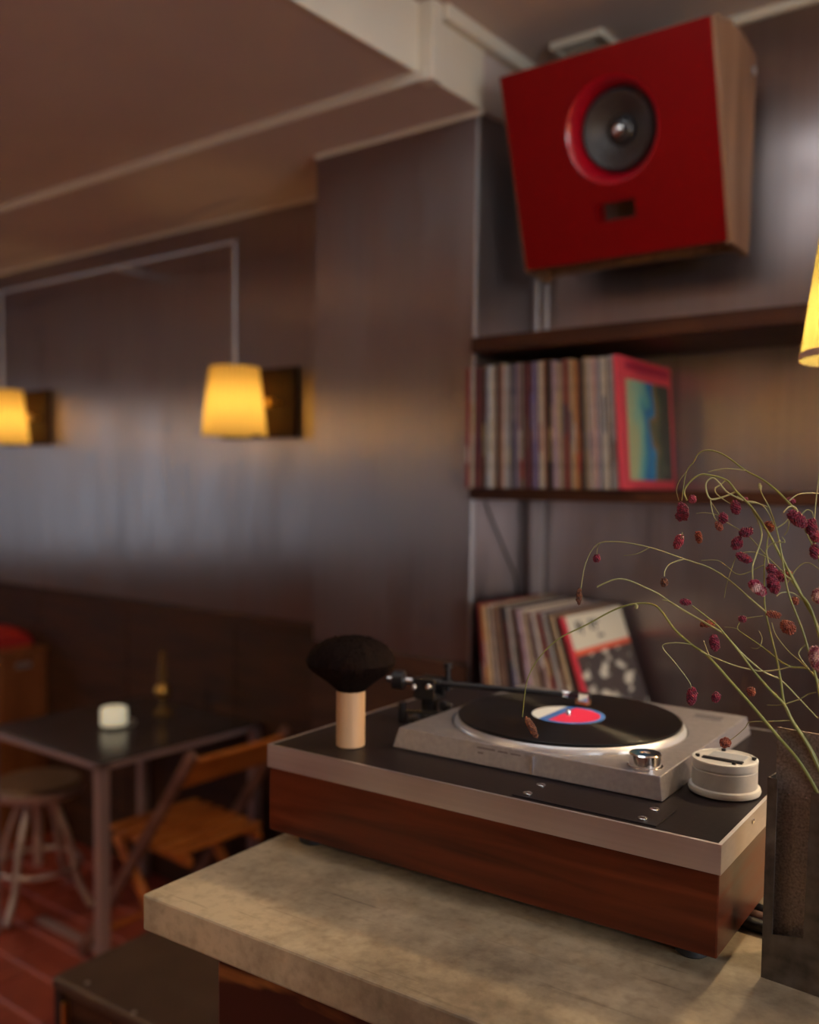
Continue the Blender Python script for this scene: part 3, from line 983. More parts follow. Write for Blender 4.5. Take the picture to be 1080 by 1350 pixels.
vb = [bm.verts.new(down(p)) for p in out_]
for k in range(NR):
    j = (k + 1) % NR
    bm.faces.new((vi[k], vi[j], vo[j], vo[k]))
    bm.faces.new((vw[k], vw[j], vi[j], vi[k]))
    bm.faces.new((vo[k], vo[j], vb[j], vb[k]))
bm.faces.new(vw)
bm.faces.new(vb[::-1])
body = build('deck', bm, M_silver, tb, 0.0012, 2)
bm = bmesh.new(); lathe(bm, [(0.0205, 0), (0.0205, 0.001), (0.0185, 0.0015), (0.0185, 0.0145), (0.0172, 0.016), (0.006, 0.016), (0.0055, 0.0148), (0.0001, 0.0148)], 40)
build('start_knob', bm, M_chrome, body, smooth=True, loc=(0.176, -0.122, ZB))
bm = bmesh.new()
for b in ((0.142, 0.184, 0.148, 0.1495), (0.142, 0.184, 0.167, 0.1685), (0.142, 0.1435, 0.1495, 0.167), (0.1825, 0.184, 0.1495, 0.167)):
    box(bm, *b, ZB, ZB + 0.0008)
build('switch_frame', bm, M_silver, body)
build('switch_recess', B(0.1435, 0.1825, 0.1495, 0.167, ZB, ZB + 0.0003), mat('smoky_window', (0.10, 0.09, 0.095), 0.3), body)
# faint badge on the sloping front
bm = bmesh.new()
for b in ((-0.032, -0.006, 0.0195, 0.0215), (-0.030, -0.022, 0.0135, 0.0155), (-0.002, 0.012, 0.0195, 0.0212), (0.016, 0.030, 0.0195, 0.0210)):
    v4 = [(b[0], b[2]), (b[1], b[2]), (b[1], b[3]), (b[0], b[3])]
    vs4 = [bm.verts.new((p[0], by0 + (ty0 - by0) * p[1] / 0.0265 - 0.0004, ZT + p[1])) for p in v4]
    bm.faces.new(vs4)
build('badge', bm, mat('dark_print', (0.14, 0.11, 0.11), 0.5), body)
bm = B(0.047, 0.0485, by0 - 0.0004, by0 + 0.006, ZT + 0.001, ZT + 0.0225)
build('front_mark', bm, M_alu, body)

pl = bmesh.new()
lathe(pl, [(0.155, ZB - 0.009), (0.1568, ZB - 0.007), (0.1568, ZB + 0.0005), (0.1535, ZB + 0.0058), (0.1525, ZB + 0.0066), (0.1505, ZB + 0.0066)], 128)
platter = build('platter', pl, M_platter, tb, smooth=True, loc=(CX, CY, 0))
bm = bmesh.new(); lathe(bm, [(0.150, ZB + 0.0055), (0.150, ZB + 0.0078), (0.148, ZB + 0.0082), (0.0001, ZB + 0.0082)], 96)
build('mat', bm, M_rubber, platter, smooth=True)
bm = bmesh.new(); lathe(bm, [(0.0035, ZB + 0.006), (0.0035, ZB + 0.0165), (0.0025, ZB + 0.0185), (0.0001, ZB + 0.019)], 16)
build('spindle', bm, M_chrome, platter, smooth=True)

# tonearm, black, on its own base left of the deck
arm = bmesh.new()
BXA, BYA = -0.199, -0.010
lathe(arm, [(0.030, ZT), (0.030, ZT + 0.004), (0.027, ZT + 0.006), (0.0001, ZT + 0.006)], 28, BXA, BYA)
ta = build('tonearm', arm, M_black, tb, smooth=True)
bm = bmesh.new(); lathe(bm, [(0.018, ZT + 0.006), (0.017, ZT + 0.012), (0.012, ZT + 0.016), (0.012, ZT + 0.032), (0.015, ZT + 0.036), (0.015, ZT + 0.042)], 24, BXA, BYA)
build('pillar', bm, M_black, ta, smooth=True)
bm = bmesh.new()
box(bm, BXA - 0.018, BXA + 0.018, BYA - 0.016, BYA - 0.010, ZT + 0.036, ZT + 0.066)
box(bm, BXA - 0.018, BXA + 0.018, BYA + 0.010, BYA + 0.016, ZT + 0.036, ZT + 0.066)
box(bm, BXA - 0.018, BXA + 0.018, BYA - 0.016, BYA + 0.016, ZT + 0.034, ZT + 0.040)
build('gimbal', bm, M_black, ta, 0.002)
PV = Vector((BXA + 0.006, BYA + 0.002, 0.1965))
HD = Vector((0.006, 0.074, 0.190))
ad_ = (HD - PV).normalized()
bm = bmesh.new(); tube(bm, [PV - ad_ * 0.03, PV + ad_ * 0.01], 0.0075, n=14); build('bearing_block', bm, M_black, ta, smooth=True)
bm = bmesh.new(); tube(bm, [PV, HD - ad_ * 0.014], 0.0046, 0.0036, n=14); build('arm_tube', bm, M_black, ta, smooth=True)
rotm = ad_.to_track_quat('Z', 'Y').to_matrix().to_4x4()
bm = bmesh.new(); lathe(bm, [(0.010, -0.062), (0.014, -0.061), (0.0145, -0.045), (0.010, -0.043)], 28, M=Matrix.Translation(PV) @ rotm)
build('counterweight', bm, M_black, ta, smooth=True)
bm = bmesh.new(); lathe(bm, [(0.0045, -0.070), (0.0045, -0.062)], 16, M=Matrix.Translation(PV) @ rotm); build('weight_tip', bm, M_chrome, ta, smooth=True)
bm = bmesh.new(); lathe(bm, [(0.0050, -0.043), (0.0050, -0.032)], 16, M=Matrix.Translation(PV) @ rotm); build('rear_stub', bm, M_chrome, ta, smooth=True)
for dx, dy, dz, r, m_ in ((-0.013, -0.018, 0.052, 0.0048, M_chrome), (0.012, -0.018, 0.056, 0.0048, M_chrome), (0.020, 0.020, 0.058, 0.006, M_black), (0.030, -0.004, 0.028, 0.008, M_black)):
    bm = bmesh.new(); lathe(bm, [(r * 0.7, -0.006), (r, -0.004), (r, 0.004), (r * 0.7, 0.006)], 14, M=Matrix.Translation((BXA + dx, BYA + dy, ZT + dz)) @ Matrix.Rotation(pi / 2, 4, 'X'))
    build('adjuster', bm, m_, ta, smooth=True)
bm = bmesh.new(); lathe(bm, [(0.004, 0.046), (0.0042, 0.078), (0.007, 0.079), (0.007, 0.087), (0.0001, 0.088)], 16, BXA + 0.022, BYA + 0.016, M=Matrix.Translation((0, 0, ZT)))
build('height_post', bm, M_black, ta, smooth=True)
bm = bmesh.new(); tube(bm, [(BXA - 0.028, BYA - 0.030, ZT + 0.016), (BXA + 0.05, BYA - 0.012, ZT + 0.020)], 0.0025, n=8); tube(bm, [(BXA - 0.028, BYA - 0.030, ZT + 0.001), (BXA - 0.028, BYA - 0.030, ZT + 0.03)], 0.006, n=12)
build('cue_lever', bm, M_black, ta, smooth=True)
bm = bmesh.new(); lathe(bm, [(0.004, 0), (0.004, 0.003), (0.0001, 0.004)], 14, BXA + 0.034, BYA + 0.004, M=Matrix.Translation((0, 0, ZT + 0.026))); build('end_screw', bm, M_chrome, ta, smooth=True)
HM = Matrix.Translation(HD) @ rotm
bm = bmesh.new(); box(bm, -0.008, 0.008, -0.003, 0.004, -0.018, 0.014)
for v_ in bm.verts: v_.co = HM @ v_.co
hs = build('headshell', bm, M_black, ta, 0.001)
bm = bmesh.new(); lathe(bm, [(0.0062, -0.026), (0.0062, -0.016)], 16, M=HM); build('collar', bm, M_chrome, hs, smooth=True)
cart = bmesh.new(); box(cart, HD.x - 0.006, HD.x + 0.012, HD.y - 0.008, HD.y + 0.008, HD.z - 0.0125, HD.z - 0.003)
build('cartridge', cart, mat('copper_cartridge', (0.55, 0.22, 0.09), 0.35, 0.6), hs, 0.0015)
bm = bmesh.new(); box(bm, HD.x + 0.0, HD.x + 0.016, HD.y - 0.011, HD.y - 0.005, HD.z - 0.006, HD.z + 0.006); build('cartridge_clip', bm, M_chrome, hs, 0.001)

# the record being played
rec = thing('vinyl_record', 'black vinyl record on the platter with a pink blue and white label', 'record', bar(TO[0] + CX, TO[1] + CY, 1.113 + ZB + 0.0083), A)
prof = [(0.0001, 0.0), (0.1500, 0.0), (0.1512, 0.0008), (0.1512, 0.0016), (0.1500, 0.0022), (0.1465, 0.0020)]
r = 0.146
for k in range(46):
    prof += [(r, 0.00192), (r - 0.0010, 0.00178)]
    r -= 0.0019
    if k in (11, 24, 35):
        prof += [(r, 0.0019), (r - 0.002, 0.0019)]
        r -= 0.003
prof += [(0.053, 0.0019), (0.0515, 0.0017), (0.0001, 0.0017)]
prof = [p for i, p in enumerate(prof)]
bm = bmesh.new(); lathe(bm, prof, 128)
M_vinyl = mat('black_vinyl', (0.006, 0.005, 0.005), 0.30, 0, 0.4)
N, L, p = nt(M_vinyl)
tg = N.new('ShaderNodeTangent'); tg.direction_type = 'RADIAL'; tg.axis = 'Z'
L.new(tg.outputs[0], p.inputs['Tangent'])
p.inputs['Anisotropic'].default_value = 0.97
p.inputs['Anisotropic Rotation'].default_value = 0.25
build('disc', bm, M_vinyl, rec, smooth=True)
M_label = mat('record_label_print', (0.8, 0.1, 0.2), 0.5)
N, L, p = nt(M_label)
tc = N.new('ShaderNodeTexCoord'); sx_ = N.new('ShaderNodeSeparateXYZ'); L.new(tc.outputs['Object'], sx_.inputs[0])
ma = N.new('ShaderNodeMath'); ma.operation = 'MULTIPLY_ADD'; ma.inputs[1].default_value = 10; ma.inputs[2].default_value = 0.5
L.new(sx_.outputs['X'], ma.inputs[0])
rmp = ramp(N, L, ma.outputs[0], [(0.0, (0.72, 0.74, 0.74)), (0.265, (0.72, 0.74, 0.74)), (0.27, (0.04, 0.15, 0.50)), (0.40, (0.04, 0.15, 0.50)), (0.405, (0.85, 0.03, 0.10))])
rmp.color_ramp.interpolation = 'CONSTANT'
ln_ = N.new('ShaderNodeVectorMath'); ln_.operation = 'LENGTH'; L.new(tc.outputs['Object'], ln_.inputs[0])
gt = N.new('ShaderNodeMath'); gt.operation = 'GREATER_THAN'; gt.inputs[1].default_value = 0.0435; L.new(ln_.outputs['Value'], gt.inputs[0])
gx = N.new('ShaderNodeMath'); gx.operation = 'GREATER_THAN'; gx.inputs[1].default_value = -0.012; L.new(sx_.outputs['X'], gx.inputs[0])
mu = N.new('ShaderNodeMath'); mu.operation = 'MULTIPLY'; L.new(gt.outputs[0], mu.inputs[0]); L.new(gx.outputs[0], mu.inputs[1])
mix = N.new('ShaderNodeMixRGB'); L.new(mu.outputs[0], mix.inputs[0]); L.new(rmp.outputs[0], mix.inputs[1]); mix.inputs[2].default_value = (0.07, 0.22, 0.60, 1)
L.new(mix.outputs[0], p.inputs['Base Color'])
bm = bmesh.new(); lathe(bm, [(0.0497, 0.0018), (0.0497, 0.0023), (0.0036, 0.0023), (0.0036, 0.0018)], 64, cap=False)
build('label', bm, M_label, rec)

# brush
br = thing('cleaning_brush', 'round dark bristle brush standing on a pale wooden handle', 'brush', bar(-0.776, 0.989, 1.252), A)
bm = bmesh.new(); lathe(bm, [(0.0185, 0), (0.0193, 0.001), (0.0193, 0.074), (0.0185, 0.075), (0.0001, 0.075)], 40)
build('handle', bm, M_brushwood, br, smooth=True)
bm = bmesh.new()
lathe(bm, [(0.0175, 0.073), (0.0215, 0.078), (0.034, 0.088), (0.048, 0.098), (0.0575, 0.108), (0.0600, 0.114), (0.0565, 0.123), (0.047, 0.134), (0.034, 0.1415), (0.018, 0.146), (0.0001, 0.1475)], 72)
rg = random.Random(3)
for v_ in bm.verts:
    s_ = 1 + rg.uniform(-0.018, 0.018)
    v_.co.x *= s_; v_.co.y *= s_; v_.co.z += rg.uniform(-0.0007, 0.0007)
build('bristles', bm, M_hair, br, smooth=True)
bm = bmesh.new()
for k in range(420):
    a = rg.uniform(0, 2 * pi); e = rg.uniform(0.05, 1.45)
    rr = 0.056 * cos(e) ** 0.8; zz = 0.112 + 0.034 * sin(e)
    p0 = Vector((rr * cos(a) * 0.9, rr * sin(a) * 0.9, zz - 0.008)); p1 = Vector((rr * cos(a) * 1.055, rr * sin(a) * 1.055, zz + 0.0022))
    tube(bm, [p0, p1], 0.00045, 0.0002, n=3, cap=False)
hb = build('hair_tips', bm, M_hair, br); hb['kind'] = 'stuff'

# round white gauge
pk = thing('stylus_gauge', 'round white gauge with a dark window on the turntable corner', 'gauge', bar(-0.312, 1.098, 1.252), A)
bm = bmesh.new(); lathe(bm, [(0.036, 0), (0.0395, 0.001), (0.0405, 0.004), (0.0395, 0.0075), (0.0368, 0.0085)], 56); build('base_flange', bm, M_white, pk, smooth=True)
bm = bmesh.new(); lathe(bm, [(0.0362, 0.006), (0.0362, 0.0275), (0.0352, 0.0282), (0.0352, 0.0296), (0.0362, 0.0303), (0.0362, 0.037), (0.0350, 0.039), (0.0001, 0.039)], 56); build('drum', bm, add_noise(mat('warm_grey_plastic', (0.44, 0.42, 0.39), 0.5), (0.40, 0.38, 0.35), (0.48, 0.46, 0.43), (60, 60, 60), 3), pk, smooth=True)
bm = bmesh.new(); lathe(bm, [(0.0365, 0.0372), (0.0365, 0.0392), (0.0340, 0.0402), (0.0325, 0.0396)], 56, cap=False); build('top_rim', bm, M_white, pk, smooth=True)
build('window_plate', B(-0.018, 0.022, -0.016, 0.018, 0.039, 0.0402), mat('pale_mirror', (0.62, 0.64, 0.66), 0.12, 0.4), pk, 0.0006)
build('dark_window', B(-0.022, 0.024, -0.0175, -0.0095, 0.039, 0.0408), M_black, pk, 0.0006)
for dx, dy in ((-0.028, -0.013), (0.016, -0.0215), (0.030, 0.010), (-0.010, 0.028)):
    bm = bmesh.new(); lathe(bm, [(0.0026, 0.0385), (0.0026, 0.042), (0.0001, 0.0425)], 12, dx, dy); build('stud', bm, M_black, pk, smooth=True)

# cables behind the plinth
for k, (yy, m_, lb) in enumerate(((1.060, M_rubber, 'nearest black cable lying on the worktop right of the turntable'), (1.080, mat('brown_cable', (0.10, 0.05, 0.035), 0.4), 'middle brown cable lying on the worktop right of the turntable'), (1.100, M_black, 'furthest black cable lying on the worktop right of the turntable'))):
    bm = bmesh.new()
    tube(bm, smooth_path([bar(-0.285, yy + 0.004, 1.1205), bar(-0.20, yy - 0.002, 1.1205), bar(-0.05, yy + 0.01, 1.1205), bar(0.15, yy + 0.06, 1.1205), bar(0.4, yy + 0.10, 1.1205)]), 0.0072, n=12)
    tag(build('audio_cable', bm, m_, smooth=True), lb, 'cable', 'cables beside the turntable')

# ------------------------------------------------------------------ vase of folded steel
va = thing('steel_vase', 'tall folded blackened steel vase holding the burnet stems', 'vase', bar(-0.232, 0.964, 1.113), A - radians(6.75))
VW, VDp, VH, TH = 0.125, 0.075, 0.2035, 0.0022
bm = bmesh.new()          # front sheet with a slot, polygon in x/z
poly = [(0, 0), (VW, 0), (VW, VH - 0.004), (0.042, VH - 0.006), (0.0395, 0.053), (0.0095, 0.0465), (0.0095, VH), (0, VH)]
prism(bm, poly, 'y', 0, TH)
build('front_sheet', bm, M_gunmetal, va)
build('left_sheet', B(0, TH, TH, VDp, 0, VH), M_gunmetal, va)
build('right_sheet', B(VW - TH, VW, TH, VDp, 0, VH), M_gunmetal, va)
build('back_sheet', B(0, VW, VDp - TH, VDp, 0, VH), M_gunmetal, va)
build('base_plate', B(TH, VW - TH, TH, VDp - TH, 0, TH), M_gunmetal, va)
build('tall_plate', B(0.0030, 0.108, 0.014, 0.0162, TH, 0.2515), M_scale, va)
bm = bmesh.new()
for px_, pz_ in ((0.0165, 0.187), (0.0335, 0.187)):
    lathe(bm, [(0.0012, 0), (0.0009, 0.0008), (0.0001, 0.001)], 10, M=Matrix.Translation((px_, 0.014, pz_)) @ Matrix.Rotation(pi / 2, 4, 'X'))
build('rivet', bm, M_chrome, va, smooth=True)

# ------------------------------------------------------------------ burnet stems (metres, world)
PLANT = [
 ('long arching wild burnet stem drooping over the spinning record', [
  ('stem', 0.00200, 0.00055, [(-0.2267, 0.9627, 1.2869), (-0.2405, 0.9611, 1.3143), (-0.2563, 0.9590, 1.3380), (-0.2745, 0.9563, 1.3576), (-0.2972, 0.9526, 1.3828), (-0.3175, 0.9494, 1.4043), (-0.3424, 0.9451, 1.4303), (-0.3590, 0.9422, 1.4409), (-0.3765, 0.9392, 1.4554), (-0.3890, 0.9377, 1.4715), (-0.3991, 0.9366, 1.4794), (-0.4165, 0.9330, 1.4794), (-0.4387, 0.9274, 1.4712), (-0.4673, 0.9192, 1.4530), (-0.4963, 0.9107, 1.4353), (-0.5167, 0.9045, 1.4120), (-0.5282, 0.9011, 1.3862), (-0.5322, 0.8995, 1.3464)]),
  ('branch', 0.00060, 0.00040, [(-0.3395, 0.9413, 1.4308), (-0.3439, 0.9443, 1.4377), (-0.3494, 0.9501, 1.4449)]),
  ('branch', 0.00070, 0.00035, [(-0.3571, 0.9370, 1.4418), (-0.3697, 0.9344, 1.4427), (-0.3833, 0.9320, 1.4403), (-0.3857, 0.9332, 1.4351), (-0.3750, 0.9380, 1.4215), (-0.3609, 0.9438, 1.4019), (-0.3602, 0.9467, 1.3944)]),
  ('branch', 0.00090, 0.00060, [(-0.3482, 0.9392, 1.4355), (-0.3393, 0.9407, 1.4320), (-0.3167, 0.9450, 1.4247), (-0.2997, 0.9475, 1.4219), (-0.2899, 0.9479, 1.4216), (-0.2747, 0.9494, 1.4248), (-0.2632, 0.9498, 1.4294)]),
 ], [
  ((-0.5220, 0.9024, 1.3357), (0.411, 0.254, -0.876), 0.02761, 0.00837, 'd'),
  ((-0.3591, 0.9467, 1.3867), (-0.094, -0.143, -0.985), 0.01958, 0.01096, 'm'),
  ((-0.4120, 0.9231, 1.4780), (0.181, 0.069, -0.981), 0.00553, 0.00316, 'g'),
 ]),
 ('tall forked burnet stem with two pale tips above the leaning records', [
  ('stem', 0.00210, 0.00070, [(-0.2220, 0.9643, 1.2987), (-0.2408, 0.9616, 1.3403), (-0.2490, 0.9599, 1.3557), (-0.2613, 0.9572, 1.3744), (-0.2692, 0.9553, 1.3903), (-0.2831, 0.9516, 1.4045), (-0.2972, 0.9479, 1.4206), (-0.3108, 0.9442, 1.4387), (-0.3247, 0.9403, 1.4557), (-0.3329, 0.9374, 1.4653), (-0.3553, 0.9309, 1.4826)]),
  ('branch', 0.00130, 0.00080, [(-0.3267, 0.9460, 1.4549), (-0.3395, 0.9431, 1.4618), (-0.3609, 0.9383, 1.4732), (-0.3800, 0.9342, 1.4840), (-0.3906, 0.9323, 1.4908), (-0.4030, 0.9299, 1.4964), (-0.4231, 0.9253, 1.5040), (-0.4374, 0.9221, 1.5040), (-0.4544, 0.9176, 1.4953)]),
  ('branch', 0.00080, 0.00050, [(-0.3777, 0.9333, 1.4831), (-0.3822, 0.9322, 1.4852), (-0.3869, 0.9308, 1.4857)]),
  ('branch', 0.00100, 0.00070, [(-0.3267, 0.9460, 1.4549), (-0.3105, 0.9503, 1.4369), (-0.2910, 0.9563, 1.4202), (-0.2753, 0.9622, 1.4125), (-0.2582, 0.9684, 1.3947), (-0.2426, 0.9745, 1.3772)]),
  ('branch', 0.00070, 0.00040, [(-0.2698, 0.9574, 1.3899), (-0.2560, 0.9585, 1.3968), (-0.2472, 0.9562, 1.4037), (-0.2393, 0.9521, 1.4070)]),
  ('branch', 0.00060, 0.00035, [(-0.2698, 0.9574, 1.3899), (-0.2777, 0.9600, 1.3872), (-0.2883, 0.9657, 1.3850)]),
 ], [
  ((-0.3617, 0.9293, 1.4860), (0.793, 0.605, -0.075), 0.01307, 0.00692, 'm'),
  ((-0.3338, 0.9371, 1.4467), (0.154, 0.048, -0.987), 0.01753, 0.01067, 'm'),
  ((-0.3466, 0.9518, 1.4630), (0.772, 0.608, 0.185), 0.01631, 0.00777, 'o'),
  ((-0.3062, 0.9704, 1.3951), (0.312, 0.174, -0.934), 0.01003, 0.00926, 'o'),
  ((-0.3372, 0.9561, 1.3875), (-0.229, -0.244, -0.942), 0.01090, 0.00934, 'm'),
 ]),
 ('upright burnet stem with a side arch ending in a dark hanging bud', [
  ('stem', 0.00170, 0.00060, [(-0.2197, 0.9652, 1.3064), (-0.2454, 0.9618, 1.3507), (-0.2628, 0.9597, 1.3760), (-0.2705, 0.9596, 1.3914), (-0.2749, 0.9608, 1.4127), (-0.2803, 0.9621, 1.4355), (-0.2871, 0.9631, 1.4586), (-0.2932, 0.9643, 1.4814), (-0.2954, 0.9667, 1.5032), (-0.2970, 0.9694, 1.5250), (-0.2963, 0.9726, 1.5440), (-0.2955, 0.9757, 1.5592)]),
  ('branch', 0.00110, 0.00040, [(-0.2908, 0.9565, 1.4801), (-0.3068, 0.9540, 1.4934), (-0.3257, 0.9514, 1.5090), (-0.3453, 0.9488, 1.5206), (-0.3706, 0.9447, 1.5283), (-0.3992, 0.9397, 1.5372), (-0.4225, 0.9361, 1.5418), (-0.4437, 0.9331, 1.5434), (-0.4594, 0.9317, 1.5411), (-0.4692, 0.9320, 1.5324), (-0.4772, 0.9325, 1.5146), (-0.4819, 0.9340, 1.4901)]),
  ('branch', 0.00060, 0.00035, [(-0.4022, 0.9291, 1.5391), (-0.4155, 0.9294, 1.5321), (-0.4317, 0.9326, 1.5290)]),
  ('branch', 0.00080, 0.00045, [(-0.3681, 0.9383, 1.5287), (-0.3803, 0.9329, 1.5237), (-0.3840, 0.9285, 1.5167), (-0.3830, 0.9246, 1.5108)]),
  ('branch', 0.00050, 0.00040, [(-0.4510, 0.9147, 1.5422), (-0.4579, 0.9235, 1.5366), (-0.4671, 0.9406, 1.5280)]),
  ('branch', 0.00060, 0.00040, [(-0.2942, 0.9579, 1.5259), (-0.3159, 0.9545, 1.5150), (-0.3290, 0.9563, 1.5215), (-0.3408, 0.9599, 1.5276), (-0.3589, 0.9624, 1.5264)]),
  ('branch', 0.00060, 0.00040, [(-0.2926, 0.9558, 1.4755), (-0.3035, 0.9529, 1.4732), (-0.3111, 0.9509, 1.4712)]),
 ], [
  ((-0.4835, 0.9330, 1.4817), (0.017, -0.059, -0.998), 0.01911, 0.00665, 'd'),
  ((-0.4669, 0.9405, 1.5239), (0.044, -0.038, -0.998), 0.00908, 0.00825, 'm'),
  ((-0.3827, 0.9244, 1.5046), (-0.025, -0.091, -0.996), 0.00930, 0.00775, 'd'),
  ((-0.3111, 0.9509, 1.4712), (0.759, 0.561, -0.330), 0.00834, 0.00683, 'm'),
  ((-0.2957, 0.9759, 1.5637), (0.434, 0.273, -0.859), 0.01220, 0.00991, 'o'),
 ]),
 ('slim burnet stem rising straight with a curled brown tip', [
  ('stem', 0.00150, 0.00050, [(-0.2146, 0.9664, 1.3072), (-0.2349, 0.9649, 1.3854), (-0.2427, 0.9638, 1.4194), (-0.2517, 0.9619, 1.4505), (-0.2569, 0.9599, 1.4675), (-0.2667, 0.9571, 1.4929), (-0.2709, 0.9550, 1.5084), (-0.2738, 0.9531, 1.5259), (-0.2764, 0.9511, 1.5429), (-0.2805, 0.9488, 1.5630), (-0.2872, 0.9457, 1.5833), (-0.2923, 0.9424, 1.5943), (-0.2953, 0.9394, 1.6031)]),
  ('branch', 0.00070, 0.00040, [(-0.2919, 0.9612, 1.5830), (-0.3029, 0.9629, 1.5865), (-0.3157, 0.9673, 1.5878), (-0.3281, 0.9743, 1.5937)]),
  ('branch', 0.00080, 0.00050, [(-0.2845, 0.9621, 1.5625), (-0.2780, 0.9653, 1.5676), (-0.2748, 0.9688, 1.5714), (-0.2760, 0.9714, 1.5615), (-0.2801, 0.9739, 1.5553)]),
  ('branch', 0.00080, 0.00050, [(-0.2524, 0.9645, 1.4501), (-0.2559, 0.9635, 1.4476), (-0.2593, 0.9624, 1.4408), (-0.2542, 0.9632, 1.4322), (-0.2459, 0.9647, 1.4226)]),
  ('branch', 0.00070, 0.00040, [(-0.2730, 0.9623, 1.5082), (-0.2632, 0.9634, 1.5252), (-0.2531, 0.9621, 1.5303), (-0.2411, 0.9595, 1.5239)]),
 ], [
  ((-0.2669, 0.9507, 1.4673), (0.635, 0.444, -0.632), 0.01622, 0.01400, 'o'),
  ((-0.2802, 0.9481, 1.4789), (0.787, 0.595, -0.161), 0.01557, 0.00741, 'o'),
  ((-0.2386, 0.9449, 1.4410), (0.181, 0.069, -0.981), 0.02451, 0.01369, 'w'),
  ((-0.2947, 0.9396, 1.6038), (0.181, 0.069, -0.981), 0.00664, 0.00295, 'g'),
  ((-0.2649, 0.9635, 1.4923), (0.543, 0.364, -0.757), 0.00817, 0.00743, 'o'),
 ]),
 ('burnet stem with a pale looping branch and clustered crimson heads', [
  ('stem', 0.00180, 0.00080, [(-0.2123, 0.9672, 1.3149), (-0.2303, 0.9675, 1.4153), (-0.2435, 0.9659, 1.4658), (-0.2507, 0.9641, 1.4875), (-0.2584, 0.9615, 1.4989), (-0.2650, 0.9589, 1.5115), (-0.2749, 0.9558, 1.5327), (-0.2775, 0.9539, 1.5442), (-0.2777, 0.9522, 1.5517)]),
  ('branch', 0.00110, 0.00060, [(-0.2664, 0.9640, 1.5110), (-0.2778, 0.9601, 1.5192), (-0.2875, 0.9553, 1.5264), (-0.2889, 0.9518, 1.5336), (-0.2888, 0.9481, 1.5424), (-0.2818, 0.9453, 1.5488), (-0.2703, 0.9429, 1.5502)]),
  ('branch', 0.00090, 0.00050, [(-0.2762, 0.9635, 1.5491), (-0.2769, 0.9634, 1.5513), (-0.2791, 0.9630, 1.5542)]),
  ('branch', 0.00080, 0.00050, [(-0.2594, 0.9651, 1.4985), (-0.2714, 0.9636, 1.5142), (-0.2930, 0.9603, 1.5356), (-0.3075, 0.9588, 1.5516), (-0.3192, 0.9578, 1.5598), (-0.3313, 0.9568, 1.5668), (-0.3387, 0.9572, 1.5735), (-0.3493, 0.9573, 1.5879)]),
  ('branch', 0.00060, 0.00035, [(-0.3293, 0.9508, 1.5670), (-0.3386, 0.9528, 1.5736), (-0.3541, 0.9563, 1.5762), (-0.3661, 0.9628, 1.5750)]),
  ('branch', 0.00070, 0.00040, [(-0.2514, 0.9665, 1.4872), (-0.2644, 0.9608, 1.4993), (-0.2736, 0.9528, 1.5007), (-0.2768, 0.9443, 1.4974)]),
  ('branch', 0.00060, 0.00040, [(-0.2911, 0.9590, 1.5331), (-0.3030, 0.9563, 1.5383), (-0.3147, 0.9532, 1.5371), (-0.3200, 0.9515, 1.5315), (-0.3242, 0.9497, 1.5169), (-0.3272, 0.9482, 1.5038), (-0.3287, 0.9472, 1.4914)]),
 ], [
  ((-0.2786, 0.9389, 1.5095), (0.312, 0.174, -0.934), 0.02053, 0.01247, 'm'),
  ((-0.2849, 0.9545, 1.5214), (0.434, 0.273, -0.859), 0.01342, 0.01044, 'm'),
  ((-0.2801, 0.9609, 1.5160), (0.674, 0.479, -0.563), 0.01495, 0.01122, 'm'),
  ((-0.2750, 0.9733, 1.5170), (0.434, 0.273, -0.859), 0.01054, 0.00904, 'o'),
  ((-0.3107, 0.9485, 1.5326), (0.720, 0.522, -0.458), 0.01734, 0.00905, 'm'),
  ((-0.3210, 0.9574, 1.5465), (-0.295, -0.292, -0.910), 0.01528, 0.01146, 'm'),
  ((-0.3116, 0.9550, 1.5580), (0.729, 0.587, 0.353), 0.01439, 0.01060, 'm'),
 ]),
 ('highest arching burnet stem bending over towards the pink album cover', [
  ('stem', 0.00170, 0.00045, [(-0.2098, 0.9678, 1.3153), (-0.2221, 0.9703, 1.4160), (-0.2349, 0.9721, 1.4955), (-0.2462, 0.9725, 1.5353), (-0.2556, 0.9729, 1.5608), (-0.2642, 0.9730, 1.5754), (-0.2728, 0.9730, 1.5841), (-0.2872, 0.9720, 1.5989), (-0.3017, 0.9708, 1.6104), (-0.3188, 0.9688, 1.6199), (-0.3340, 0.9675, 1.6314), (-0.3458, 0.9669, 1.6381), (-0.3580, 0.9659, 1.6405), (-0.3670, 0.9657, 1.6367), (-0.3718, 0.9665, 1.6285), (-0.3781, 0.9670, 1.6215), (-0.3815, 0.9682, 1.6115), (-0.3844, 0.9690, 1.5880)]),
  ('branch', 0.00070, 0.00040, [(-0.3150, 0.9571, 1.6196), (-0.3260, 0.9564, 1.6208), (-0.3374, 0.9572, 1.6212), (-0.3528, 0.9578, 1.6181)]),
  ('branch', 0.00050, 0.00035, [(-0.3699, 0.9422, 1.6178), (-0.3776, 0.9459, 1.6101), (-0.3849, 0.9547, 1.5999), (-0.3874, 0.9681, 1.5879)]),
  ('branch', 0.00090, 0.00060, [(-0.2456, 0.9702, 1.5355), (-0.2579, 0.9657, 1.5609), (-0.2655, 0.9598, 1.5822), (-0.2699, 0.9523, 1.5844), (-0.2728, 0.9436, 1.5785)]),
  ('branch', 0.00070, 0.00040, [(-0.2633, 0.9679, 1.5755), (-0.2582, 0.9694, 1.5815), (-0.2534, 0.9704, 1.5787), (-0.2518, 0.9704, 1.5713)]),
  ('branch', 0.00060, 0.00040, [(-0.2740, 0.9660, 1.5901), (-0.2691, 0.9761, 1.5961), (-0.2623, 0.9935, 1.5977), (-0.2564, 1.0154, 1.5971)]),
